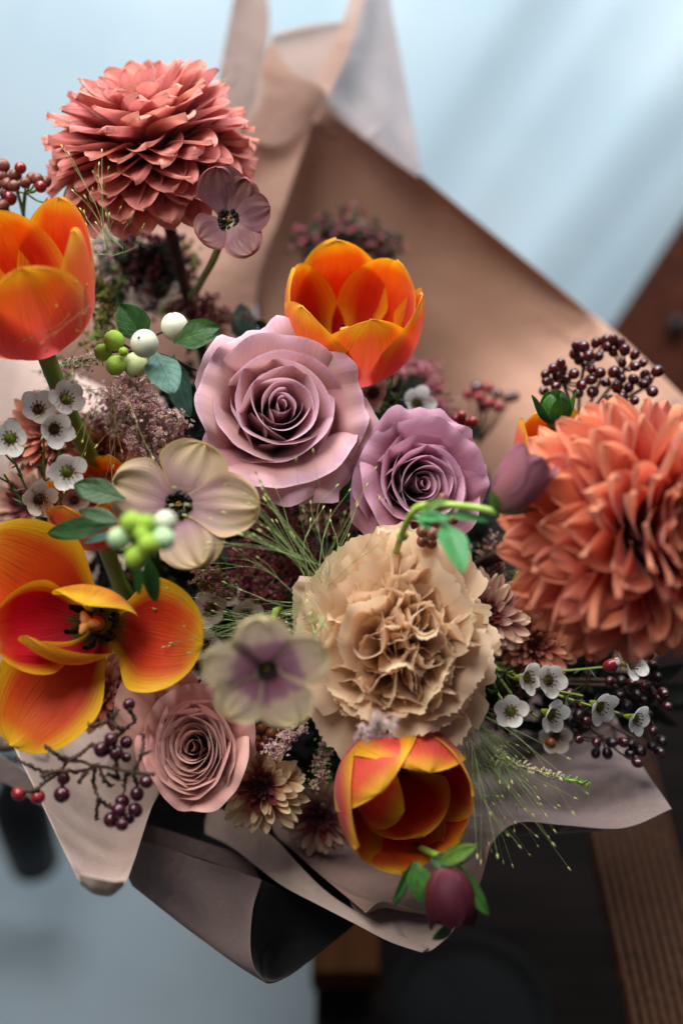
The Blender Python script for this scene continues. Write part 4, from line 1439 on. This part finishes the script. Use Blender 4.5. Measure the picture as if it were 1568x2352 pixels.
mb = MB()
for k in range(5):
    a = k * 1.257
    mb.blob(P(1414, 1528, .562) - P(1405, 1529, .562) + V(.2, math.cos(a), math.sin(a)) * .0018, .0016, .0016, .0022)
mb.build('petal_tip', M['wax_white'], b_)

# --- berries
pts = [(915, 185), (960, 190), (1035, 165), (1095, 150), (1140, 150), (1105, 190), (1180, 175), (1210, 210), (905, 235), (930, 270), (990, 245), (1050, 250), (1140, 225), (1270, 240),
       (1195, 290), (1275, 310), (1320, 290), (1410, 340), (820, 290), (775, 325), (825, 325), (795, 370), (735, 400), (855, 385), (725, 360), (715, 460), (790, 430), (900, 355),
       (945, 425), (1005, 325), (1060, 350), (1005, 390), (1015, 465), (925, 475), (1095, 410), (1145, 345), (1190, 385), (1165, 435), (1265, 390), (1235, 440), (1335, 365), (1330, 420),
       (1380, 465), (1195, 500), (1120, 515), (1270, 520), (1230, 550), (1160, 595), (1245, 605), (1345, 400)]
Q5 = lambda p: zz(p, 980, 725, .3752)
berry_sprig('spreading sprig of shiny maroon berries above the coral dahlia', Q5(pts), (1330, 985), 'berry_maroon', .60, dr=.64, r=.0031, kind='oval', seed=71,
            hub=Q5([(1060, 400, .615), (1210, 330, .615), (830, 400, .612), (1330, 440, .612), (1190, 560, .61), (960, 310, .615)]))
Q3 = lambda p: zz(p, 0, 322, .18)
berry_sprig('sprig of brown russet berries at the left border above the tulip', Q3([(40, 320), (260, 350), (195, 440), (25, 450), (405, 480), (580, 530), (180, 580), (640, 800), (70, 680), (480, 500),
            (320, 540), (520, 590), (30, 830), (120, 740), (-80, 400), (-60, 560), (-90, 700), (100, 560)]), (60, 560), 'berry_brown', .575, dr=.62, r=.0031, seed=72, mats=['berry_brown', 'berry_brown', 'berry_red'],
            hub=Q3([(320, 660, .585), (60, 720, .585), (180, 520, .585)]), stem='stem_green')
Q7 = lambda p: zz(p, 0, 1531, .4112)
pr = thing('berry_sprig', 'dark knobbly twig with wine coloured berries over the pale paper cone', 'berry sprig', P(*Q7([(830, 600)])[0], .51))
b7 = [(720, 213, 36), (620, 410, 40), (570, 465, 45), (705, 425, 38), (650, 485, 42), (705, 510, 30), (355, 628, 38), (345, 718, 44), (212, 730, 40), (103, 713, 40),
      (765, 713, 40), (815, 645, 38), (683, 755, 42), (755, 803, 42), (663, 805, 42), (620, 858, 44), (680, 885, 38), (720, 850, 35)]
dz = np.random.default_rng(5)
for (x, y, r_) in b7:
    dd = .494 + dz.uniform(-.006, .006)
    p = P(*Q7([(x, y)])[0], dd)
    berry(pr, p, r_ * .4112 * K * dd, V(dz.normal(0, .6), dz.normal(0, .6), 1), 'berry_wine' if x != 212 and x != 103 else 'berry_red')
mb = MB()
lines = [[(860, 610), (740, 590), (640, 570), (540, 555), (440, 530), (370, 525), (330, 515)], [(540, 560), (430, 590), (370, 580), (290, 590), (215, 580), (160, 550), (90, 520)],
         [(370, 540), (320, 600), (250, 650), (200, 690), (150, 695), (110, 705)], [(530, 570), (520, 650), (545, 740), (540, 800), (540, 855)], [(545, 740), (600, 780), (650, 800)],
         [(400, 520), (460, 480), (510, 440), (540, 450)], [(440, 530), (330, 500), (290, 475), (255, 450)], [(690, 350), (650, 340), (620, 300), (600, 260)], [(620, 300), (640, 270), (650, 250)],
         [(620, 300), (560, 320), (500, 335)], [(720, 240), (740, 270), (752, 300), (700, 350), (670, 380)], [(660, 380), (640, 430), (650, 520), (660, 580)], [(560, 570), (580, 630), (620, 670)],
         [(800, 380), (800, 440), (790, 500), (770, 540), (740, 590)], [(800, 490), (830, 480)], [(640, 570), (660, 620), (600, 600)], [(740, 590), (760, 650), (765, 700)], [(345, 620), (345, 700)],
         [(480, 590), (460, 620), (440, 645)], [(290, 590), (250, 610), (235, 612)], [(740, 590), (700, 620), (690, 740)]]
for ln in lines:
    pp = [P(*Q7([q])[0], .497 + .004 * math.sin(q[0] * .05 + q[1] * .03)) for q in ln]
    path = spline(pp, 6 * len(pp))
    path = path + dz.normal(0, .00022, path.shape)
    rad = .00065 * (1 + .5 * (dz.uniform(0, 1, len(path)) > .75))
    mb.tube(path - np.array(pr.location), rad * 1.1, 6)
    for e in (path[0], path[-1], path[len(path) // 2]):
        for k in range(2):
            q = e + V(*dz.normal(0, 1, 3)) * .0018
            mb.tube([e - np.array(pr.location), q - np.array(pr.location)], [.0006, .0003], 5)
mb.build('twig', M['stem_dark'], pr)
Q1 = lambda p: zz(p, 1047.5, 1410, .332)
berry_sprig('loose sprig of nearly black berries in the dark corner behind the right waxflowers', Q1([(785, 550), (775, 630), (860, 630), (790, 740), (845, 700), (900, 750), (810, 830), (850, 870), (970, 890), (965, 965),
            (1045, 965), (1075, 890), (1155, 890), (1210, 900), (1200, 970), (1250, 1030), (1270, 950), (1130, 560), (1060, 470), (1140, 470), (1210, 480), (1330, 280), (1360, 360), (1390, 440),
            (1400, 580), (1360, 810), (1350, 920), (1420, 880), (1400, 960), (1430, 550), (1300, 420), (1250, 560), (1330, 700), (930, 340), (990, 300), (1290, 600), (1180, 640), (1460, 640),
            (1310, 500), (1240, 420)]), (1230, 1570), 'berry_black', .585, dr=.63, r=.0030, kind='oval', seed=74, mats=['berry_black', 'berry_black', 'berry_maroon'],
            hub=Q1([(860, 560, .6), (1010, 850, .595), (1150, 500, .6), (1330, 480, .6), (1230, 860, .6), (1360, 760, .6)]))
berry_sprig('single olive and red berry hanging by the lowest right waxflower', Q1([(650, 898, .575, .0030)]), (1262, 1660), 'berry_olive', .575, dr=.6, seed=75)
berry_sprig('cluster of three red berries above the right mauve rose', [(1048, 963), (1066, 972), (1086, 968), (1060, 955)], (1075, 1020), 'berry_red', .615, dr=.64, r=.003, seed=76)
berry_sprig('blurred dark red berries against the tan paper', [(1075, 905), (1100, 912), (1120, 890), (1140, 905), (1125, 925), (1165, 912), (1110, 935), (1145, 935), (1095, 890), (1180, 910)], (1100, 1020), 'berry_red', .74, dr=.76, r=.0035, seed=78, mats=['berry_red', 'berry_maroon'])
Q4 = lambda p: zz(p, 403, 725, .4625)
berry_sprig('few brown berries behind the curved lime hellebore stem', Q4([(1325, 908, .50), (1228, 1072), (1275, 1085), (1225, 1120), (1375, 1010), (1270, 1130)]), (985, 1270), 'berry_brown', .52, dr=.56, r=.0029, seed=79)
Q8 = lambda p: zz(p, 242, 1652, .3597)
berry_sprig('small red, olive and brown berries between garden rose and cream chrysanthemum', Q8([(860, 180), (900, 215), (950, 215), (960, 135), (1030, 140), (1060, 90), (1135, 50), (1100, 110), (900, 150), (1000, 180), (1000, 60), (930, 90)]),
            (580, 1780), 'berry_olive', .56, dr=.6, r=.0026, seed=80, mats=['berry_olive', 'berry_red', 'berry_brown'])

# --- snowberries with their leaves
def snow(label, items, root, dr, hub, seed):
    t = thing('snowberry_sprig', label, 'snowberry sprig', P(*root, dr))
    mb = MB()
    h = P(*hub)
    o0 = np.array(t.location)
    mb.tube(spline([o0, (o0 + h) / 2 + V(0, 1, 0) * .002, h], 9) - o0, .0008, 6)
    rg = np.random.default_rng(seed)
    for (x, y, dd, rp, m_, ax) in items:
        p = P(x, y, dd)
        o = berry(t, p, rp * K * dd, V(*ax), m_, 'snow')
        mb.tube(spline([h, (h + p) / 2 + V(*rg.normal(0, 1, 3)) * .001, p], 7) - o0, .0006, 5)
    mb.build('twig', M['stem_dark'], t)
    return t


sn = snow('snowberries in white and green with dark leaves, left of the large mauve rose', [
    (332, 789, .520, 32, 'snow_white', (-.25, .3, 1)), (401, 750, .545, 32, 'snow_white', (-.1, 1, .4)), (311, 838, .535, 28, 'snow_pale', (.1, -.9, .4)),
    (262, 782, .535, 23, 'snow_green', (-.4, .8, .4)), (237, 809, .54, 20, 'snow_green', (-1, .2, .3)), (266, 839, .53, 23, 'snow_green', (-.3, -.9, .4)),
    (283, 808, .527, 11, 'snow_green', (-.3, .2, 1))], (450, 850), .57, (305, 803, .54), 1)
leaf('', (335, 792), (277, 698), .0078, 'leaf_dark', .548, .545, 1, parent=sn, face=(.2, .3, 1), fold=.2)
leaf('', (398, 786), (506, 752), .0072, 'leaf_dark', .540, .533, 2, parent=sn, face=(-.1, .3, 1), fold=.12, wav=.03)
leaf('', (352, 806), (399, 905), .0078, 'leaf_teal', .535, .515, 3, parent=sn, face=(.3, .0, 1), fold=.1, name='leaf')
leaf('', (398, 815), (437, 958), .0075, 'leaf_teal', .57, .565, 4, parent=sn, face=(-.7, 0, 1), fold=.2)
sf = snow('blurred green snowberries in front of the open tulip', [
    (303, 1203, .432, 27, 'snow_green', (-.4, .8, .6)), (336, 1206, .428, 24, 'snow_green', (.1, .9, .5)), (380, 1199, .436, 26, 'snow_white', (.6, .6, .6)),
    (274, 1237, .433, 26, 'snow_mint', (-.9, .1, .5)), (374, 1239, .428, 27, 'snow_mint', (.9, -.2, .5)), (341, 1251, .42, 25, 'snow_green', (.3, -.3, 1)),
    (311, 1281, .43, 26, 'snow_green', (-.3, -.9, .5)), (325, 1228, .424, 18, 'snow_green', (0, 0, 1))], (300, 1330), .52, (325, 1235, .437), 2)
leaf('', (288, 1147), (168, 1114), .0056, 'leaf_dark', .50, .505, 5, parent=sf, face=(0, .4, 1), fold=.15)
leaf('', (280, 1201), (182, 1172), .0034, 'leaf_dark', .49, .495, 6, parent=sf, face=(0, .6, 1), fold=.2)
leaf('', (262, 1206), (110, 1226), .0052, 'leaf_dark', .50, .51, 7, parent=sf, face=(0, .4, 1), fold=.2)
leaf('', (275, 1228), (190, 1248), .0024, 'leaf_teal', .475, .49, 8, parent=sf, face=(0, .8, 1), fold=.2)
leaf('', (342, 1275), (357, 1382), .0040, 'leaf_dark', .485, .49, 9, parent=sf, face=(-.3, 0, 1), fold=.2)
leaf('', (322, 1290), (319, 1366), .0027, 'leaf_dark', .48, .485, 10, parent=sf, face=(-.5, 0, 1), fold=.2)
leaf('blurred bluish green leaf behind the large mauve rose', (562, 800), (556, 696), .0068, 'leaf_teal', .66, .66, 11, face=(.1, 0, 1))
leaf('dark green leaf in the gap between both mauve roses', (795, 1165), (815, 1085), .007, 'leaf_dark', .60, .6, 12, face=(.2, 0, 1))

# --- hellebore buds
hb = thing('hellebore_bud', 'closed mauve hellebore bud on a curved lime stem beside the coral dahlia', 'flower bud', P(1141, 1176, .468), V(.55, .78, .15))
rng = np.random.default_rng(8)
for i in range(5):
    add_petal(hb, M['hellebore_bud'], rng=rng, L=.031, heads=[66, 30, 6, -2, -12], W=.0108, nu=12, nv=14, r0=.001, base=.3, tip=.45, close=.5, cup=(110, 90), noise=.02, theta=i * 1.257, ruf=.02)
for i, (a, l) in enumerate([(0, .016), (1.6, .013), (3.0, .017), (4.4, .019)]):
    add_petal(hb, M['leaf_lime'], 'sepal', rng=rng, L=l, heads=[80, 60, 40, 60, 75] if i % 2 else [70, 35, 18, 10, 5], W=.0034, nu=8, nv=12, r0=.001, base=.5, tip=.3, close=.7, cup=(120, 120), theta=a)
mb = MB()
o0 = np.array(hb.location)
Rm = np.array(frame(V(.55, .78, .15)).to_matrix())
st = spline([P(1141, 1176, .468), P(1090, 1166, .470), P(1030, 1160, .472), P(965, 1163, .475), (P(940, 1190, .48)), P(920, 1235, .50), P(900, 1300, .56)], 34)
mb.tube((st - o0) @ Rm, .0015, 8)
mb.blob((P(924, 1230, .497) - o0) @ Rm, .0026)
mb.build('stem', M['stem_lime'], hb)
for (b0, t0, w_, d0, d1, m_, fc) in [((1018, 1198), (1066, 1310), .0062, .472, .452, 'leaf_fresh', (.3, 0, 1)), ((960, 1175), (1030, 1145), .0022, .472, .465, 'leaf_lime', (0, .6, 1)),
                                     ((1015, 1180), (1125, 1196), .0022, .472, .470, 'leaf_fresh', (0, .8, 1)), ((965, 1180), (985, 1218), .003, .472, .468, 'leaf_fresh', (.4, 0, 1)),
                                     ((950, 1185), (1035, 1190), .003, .473, .467, 'leaf_fresh', (0, .8, 1))]:
    a, b = P(*b0, d0), P(*t0, d1)
    z = (b - a)
    L = np.linalg.norm(z)
    z = z / L
    x = V(*fc) - z * np.dot(V(*fc), z)
    x /= np.linalg.norm(x)
    y = np.cross(z, x)
    p, f, uv = petal(L, [-8, 0, 8, 14], w_, rng, nu=10, nv=14, r0=0, base=.15, wide=.4, tip=.4, close=.75, cup=(-20, -20), crease=.2, noise=.02)
    add('leaf', new_mesh('leaf', (p.reshape(-1, 3) @ np.stack([-x, -y, z], 0) + a - o0) @ Rm, f, uvs=uv), M[m_], hb)

h5 = thing('hellebore_bud', 'drooping dark wine hellebore bud with green bracts at the bottom of the bouquet', 'flower bud', P(1032, 1990, .490), V(.03, -1, .25))
for i in range(5):
    add_petal(h5, M['hellebore_dark'], rng=rng, L=.029, heads=[82, 45, 8, -10, -28], W=.0115, nu=12, nv=14, r0=.0012, base=.35, tip=.5, close=.45, cup=(120, 95), noise=.02, theta=i * 1.257 + .5, ruf=.02)
o0 = np.array(h5.location)
Rm = np.array(frame(V(.03, -1, .25)).to_matrix())
mb = MB()
mb.tube((spline([P(1030, 1997, .490), P(1020, 1975, .492), P(990, 1960, .505), P(930, 1930, .56)], 14) - o0) @ Rm, .0016, 8)
mb.build('stem', M['stem_green'], h5)
for (b0, t0, w_, d0, d1, m_, fc) in [((1008, 1984), (1092, 1941), .0034, .488, .480, 'leaf_lime', (0, .5, 1)), ((948, 1978), (904, 2088), .0024, .495, .49, 'leaf_dark', (.2, 0, 1)),
                                     ((955, 1982), (968, 2072), .0052, .49, .485, 'leaf_mid', (.2, 0, 1)), ((1046, 1985), (1122, 2104), .0038, .488, .478, 'leaf_mid', (-.2, 0, 1)),
                                     ((1040, 2130), (994, 2158), .0024, .50, .49, 'leaf_dark', (0, .3, 1)), ((988, 2090), (990, 2140), .0014, .49, .49, 'leaf_dark', (0, .3, 1)),
                                     ((990, 1975), (1040, 1985), .0034, .492, .487, 'leaf_dark', (0, .5, 1)), ((1060, 2040), (1090, 2080), .0028, .485, .48, 'leaf_lime', (0, .2, 1))]:
    a, b = P(*b0, d0), P(*t0, d1)
    z = (b - a)
    L = np.linalg.norm(z)
    z = z / L
    x = V(*fc) - z * np.dot(V(*fc), z)
    x /= np.linalg.norm(x)
    y = np.cross(z, x)
    p, f, uv = petal(L, [-8, 0, 8, 14], w_, rng, nu=10, nv=14, r0=0, base=.25, wide=.4, tip=.4, close=.75, cup=(-20, -20), crease=.25, noise=.02)
    add('bract', new_mesh('bract', (p.reshape(-1, 3) @ np.stack([-x, -y, z], 0) + a - o0) @ Rm, f, uvs=uv), M[m_], h5)

# green bud of the dahlia, above the coral dahlia
db = thing('dahlia_bud', 'green leafy dahlia bud peeping over the coral dahlia', 'flower bud', P(1278, 975, .555), V(-.15, 1, .3))
for i in range(9):
    add_petal(db, M['leaf_mid' if i % 3 else 'leaf_dark'], 'sepal', rng=rng, L=.019, heads=[75, 40, 5, -20, -40] if i % 2 else [80, 50, 20, 10, 20], W=.006, nu=8, nv=10, r0=.001, base=.5, tip=.35, close=.65, cup=(110, 110), theta=i * .698)
mb = MB()
mb.blob((0, 0, .004), .0055, .0055, .007)
mb.build('core', M['stem_green'], db)

# stalk of the brown hellebore
sp = bpy.data.objects['hellebore']
o0 = np.array(sp.location)
Rm = np.array(sp.rotation_quaternion.to_matrix())
mb = MB()
mb.tube((spline([P(525, 508, .567), P(508, 550, .575), P(488, 600, .60), P(455, 660, .63), P(440, 720, .66), P(500, 1000, .8)], 22) - o0) @ Rm, .0019, 7)
mb.build('stem', M['stem_green'], sp)

# --- feathery plumes
plume('feathery pinkish beige astilbe left of the large mauve rose', [(300, 855, .572), (325, 930, .568), (350, 1040, .572)], .57, .022, 'astilbe', n=1300, seed=91, fr=.0014, mats=['astilbe', 'astilbe', 'astilbe_light'], taper=.1, lumps=34)
plume('small greenish pink astilbe tip under the left tulip', [(150, 835, .56), (200, 825, .556), (250, 815, .552)], .55, .005, 'astilbe', n=260, seed=92, fr=.0009, mats=['astilbe_light', 'heather_green', 'astilbe'], taper=.3, lumps=12)
plume('pale pink astilbe tip lying on the lower carnation petals', [(830, 1690, .49), (862, 1668, .475), (905, 1660, .465)], .47, .0045, 'astilbe_light', n=240, seed=93, fr=.0010, taper=.2, lumps=12, mats=['astilbe_light', 'astilbe_light', 'heather'])
plume('dim lilac astilbe tip above the cream chrysanthemum', [(690, 1655, .55), (655, 1695, .548), (625, 1725, .545)], .55, .0055, 'astilbe', n=320, seed=94, fr=.0010, mats=['astilbe', 'astilbe_light'], taper=.3, lumps=14)
plume('dim lilac astilbe between cream chrysanthemum and lowest tulip', [(760, 1690, .57), (742, 1735, .565), (728, 1790, .56)], .56, .0065, 'astilbe', n=360, seed=95, fr=.0010, mats=['astilbe', 'astilbe', 'heather_green'], taper=.3, lumps=14)
plume('dark red sedum head filling the gap under both mauve roses', [(640, 1200, .60), (690, 1270, .592), (700, 1370, .60)], .59, .034, 'sedum_red', n=2600, seed=96, fr=.0012, name='sedum', cat='sedum', taper=0, lumps=60, mats=['sedum_red', 'sedum_red', 'sedum_red', 'sedum_pink'])
plume('dark red sedum head right of the blurred hellebore gap', [(560, 1260, .605), (570, 1340, .60), (600, 1400, .605)], .59, .024, 'sedum_red', n=1300, seed=97, fr=.0012, name='sedum', cat='sedum', taper=0, lumps=40)
plume('greenish pink sedum buds below the cream hellebore', [(455, 1300, .575), (485, 1330, .57), (505, 1350, .572)], .57, .010, 'sedum_bud', n=420, seed=98, fr=.0013, name='sedum', cat='sedum', taper=0, lumps=18, mats=['sedum_bud', 'sedum_pink', 'sedum_bud'])
plume('blurred pink sedum head between tulip and red berries', [(960, 850, .68), (985, 900, .68), (1000, 960, .68)], .68, .022, 'sedum_pink', n=900, seed=99, fr=.0014, name='sedum', cat='sedum', taper=0, lumps=30, mats=['sedum_pink', 'sedum_red'])
plume('blurred rust red sedum behind the white snowberry', [(420, 700, .66), (470, 715, .655), (520, 740, .66)], .66, .016, 'sedum_red', n=700, seed=100, fr=.0014, name='sedum', cat='sedum', taper=0, lumps=24, mats=['sedum_red', 'berry_brown'])
plume('blurred dark green and maroon foliage behind the middle tulip', [(690, 570, .78), (780, 535, .78), (890, 580, .78)], .78, .016, 'needle', n=600, seed=101, fr=.0030, name='foliage_sprig', cat='foliage', taper=0, lumps=26, mats=['needle', 'leaf_bed', 'sedum_red'])
plume('dim olive foliage below the topmost dahlia', [(250, 600, .72), (290, 640, .71), (330, 700, .70)], .72, .024, 'needle', n=500, seed=102, fr=.0030, name='foliage_sprig', cat='foliage', taper=0, lumps=26, mats=['needle', 'stem_green', 'leaf_bed', 'wax_dull'])
plume('fine dim greenery right of the left tulip', [(235, 640, .62), (250, 700, .62), (225, 780, .61)], .62, .014, 'needle', n=420, seed=103, fr=.0016, name='foliage_sprig', cat='foliage', taper=0, lumps=26, mats=['needle', 'grass_tan', 'stem_green'])
# heather spike
h0 = P(1135, 1735, .545)
hs_ = thing('heather_spike', 'spike of tiny pink heather buds with a green tip at the lower right', 'heather', h0)
sp_ = spline([h0, P(1210, 1765, .54), P(1285, 1785, .535), P(1354, 1803, .53)], 40)
mb = MB()
mb.tube(sp_ - h0, .0006, 6, .0004)
mb.build('stalk', M['stem_lime'], hs_)
ms = {'heather': MB(), 'heather_green': MB()}
rng = np.random.default_rng(15)
for k in range(90):
    u = k / 90
    p = sp_[int(u * 39)]
    dr = V(rng.normal(0, .8) + .5, rng.normal(0, 1), rng.normal(0, 1))
    l = .0017 * (1 - .35 * u) * rng.uniform(.7, 1.2)
    ms['heather' if u < .72 else 'heather_green'].blob(p + dr * l * (1.5 - .8 * u) - h0, l * .5, l * .5, l * .85, M=rotz(dr), nu=6, nv=5, point=.3)
for k_, q in ms.items():
    q.build('bud', M[k_], hs_)['kind'] = 'stuff'

# --- fine grasses
grass('green panicle grass spreading left from the carnation over the dark gap', (735, 1400), [(470, 1310), (430, 1370), (450, 1480), (435, 1520), (500, 1280), (560, 1200), (600, 1240), (480, 1420), (520, 1340), (560, 1440), (640, 1440), (420, 1500)], .535, n=30, seed=111, r=.00012)
grass('green grass fan rising over the lower petals of the mauve roses', (735, 1345), [(590, 1090), (620, 1150), (680, 1060), (720, 1040), (770, 1120), (800, 1130), (840, 1120), (870, 1150), (700, 1180), (760, 1200), (860, 1080), (740, 1170)], .52, n=16, seed=112, r=.00012)
grass('stalks of grass crossing the cream hellebore', (740, 1320), [(400, 1160), (430, 1185), (520, 1180), (560, 1230), (600, 1110), (480, 1260)], .505, n=18, seed=113, r=.00012, dd=(-.012, .0))
grass('pale grass stalks dangling between the left waxflowers', (245, 880), [(225, 1020), (190, 1010), (262, 1150), (240, 1110), (150, 1125), (100, 1000), (290, 1060)], .53, n=10, seed=114, mat='grass_tan', r=.00012, dd=(-.02, 0))
grass('thin grass with green seeds rising in front of the topmost dahlia', (262, 570), [(234, 350), (248, 390), (216, 400), (170, 440), (195, 490), (300, 500), (330, 520), (275, 480), (250, 500), (200, 520), (145, 340)], .54, n=16, seed=115, r=.00012)
grass('thin brown grass over the outer petals of the left tulip', (190, 700), [(90, 690), (95, 720), (130, 700), (170, 650), (110, 800), (150, 820), (200, 660), (60, 780), (180, 760)], .50, n=14, seed=116, mat='grass_tan', smat='gold', r=.00011, dd=(-.012, .006), seed_l=.0009)
grass('wispy dark grass with pale seeds running down right of the lowest tulip', (1060, 1640), zz([(350, 885), (810, 1270), (770, 1750), (660, 1580), (240, 1630), (170, 1700), (500, 1660), (430, 1600), (800, 1365), (535, 1190), (610, 1380), (400, 1490), (670, 1490), (545, 1530), (700, 1320), (380, 1150), (300, 1150), (270, 1260), (300, 1300), (440, 1320)], 1047.5, 1410, .332), .535, n=44, seed=117, r=.00011, dd=(-.03, .02))
grass('dim tangle of fine grass between carnation and right waxflowers', (1040, 1600), [(1180, 1680), (1150, 1720), (1200, 1740), (1120, 1760), (1150, 1800), (1190, 1800), (1100, 1650)], .565, n=34, seed=118, r=.00012, seed_l=.0008)
grass('small grass sprig with bright buds over the blurred hellebore', (735, 1440), [(700, 1420), (660, 1430), (690, 1400), (715, 1410)], .50, n=12, seed=119, r=.00022)
grass('dim grass in the gap right of the open tulip', (640, 1420), [(450, 1450), (440, 1500), (380, 1485), (500, 1390), (360, 1400), (430, 1440), (390, 1355)], .53, n=18, seed=120, r=.00012, dd=(-.02, .01))

# --- filler in the nearer gaps
for i, (x, y, dd, w, n_, ms_, lb) in enumerate([
        (345, 610, .665, .020, 420, ['needle', 'sedum_red', 'leaf_bed'], 'dark maroon greenery round the stem of the topmost dahlia'),
        (255, 935, .59, .015, 420, ['astilbe', 'astilbe_light', 'sedum_pink'], 'loose pale pink astilbe behind the waxflowers and the big astilbe'),
        (390, 1020, .585, .012, 420, ['sedum_pink', 'astilbe', 'sedum_red'], 'dusky pink astilbe between its neighbour and the cream hellebore'),
        (205, 985, .60, .010, 240, ['wax_dull', 'astilbe', 'needle'], 'loose beige astilbe right of the upper waxflowers'),
        (540, 1500, .60, .014, 300, ['needle', 'sedum_bud', 'sedum_red'], 'dim mixed greenery behind the blurred hellebore'),
        (1170, 1560, .60, .014, 340, ['sedum_red', 'sedum_bud', 'needle'], 'dim brownish filler between carnation and right waxflowers'),
        (250, 600, .70, .016, 300, ['wax_dull', 'astilbe_light', 'needle'], 'blurred whitish filler left of the stem of the topmost dahlia'),
        (400, 620, .69, .014, 260, ['sedum_bud', 'needle', 'sedum_red'], 'blurred olive and red filler right of the stem of the topmost dahlia'),
        (470, 1120, .60, .016, 420, ['astilbe', 'sedum_pink', 'wax_dull'], 'loose pink filler behind the cream hellebore beside the mauve rose'),
        (430, 1230, .59, .012, 260, ['sedum_pink', 'sedum_bud', 'astilbe'], 'pinkish green filler under the right petal of the cream hellebore'),
        (800, 1230, .60, .015, 380, ['sedum_red', 'sedum_pink', 'needle'], 'dusky red filler above the carnation'),
        (1120, 1300, .60, .014, 320, ['astilbe', 'sedum_bud', 'sedum_red'], 'beige pink filler between carnation and coral dahlia'),
        (560, 1440, .60, .014, 260, ['astilbe_light', 'sedum_bud', 'needle'], 'pale filler florets under the grass in the middle gap'),
        (140, 880, .62, .016, 300, ['sedum_pink', 'needle', 'wax_dull'], 'dim pink filler behind the highest left waxflower'),
        (300, 1500, .60, .012, 300, ['sedum_red', 'sedum_bud'], 'dark red filler below the open tulip petals')]):
    plume(lb, [(x, y - 40, dd), (x + 8, y, dd), (x, y + 40, dd)], dd, w, ms_[0], n=n_, seed=300 + i, fr=.0013 if dd < .64 else .0028, name='filler_sprig', cat='filler sprig', taper=0, lumps=22, mats=ms_)
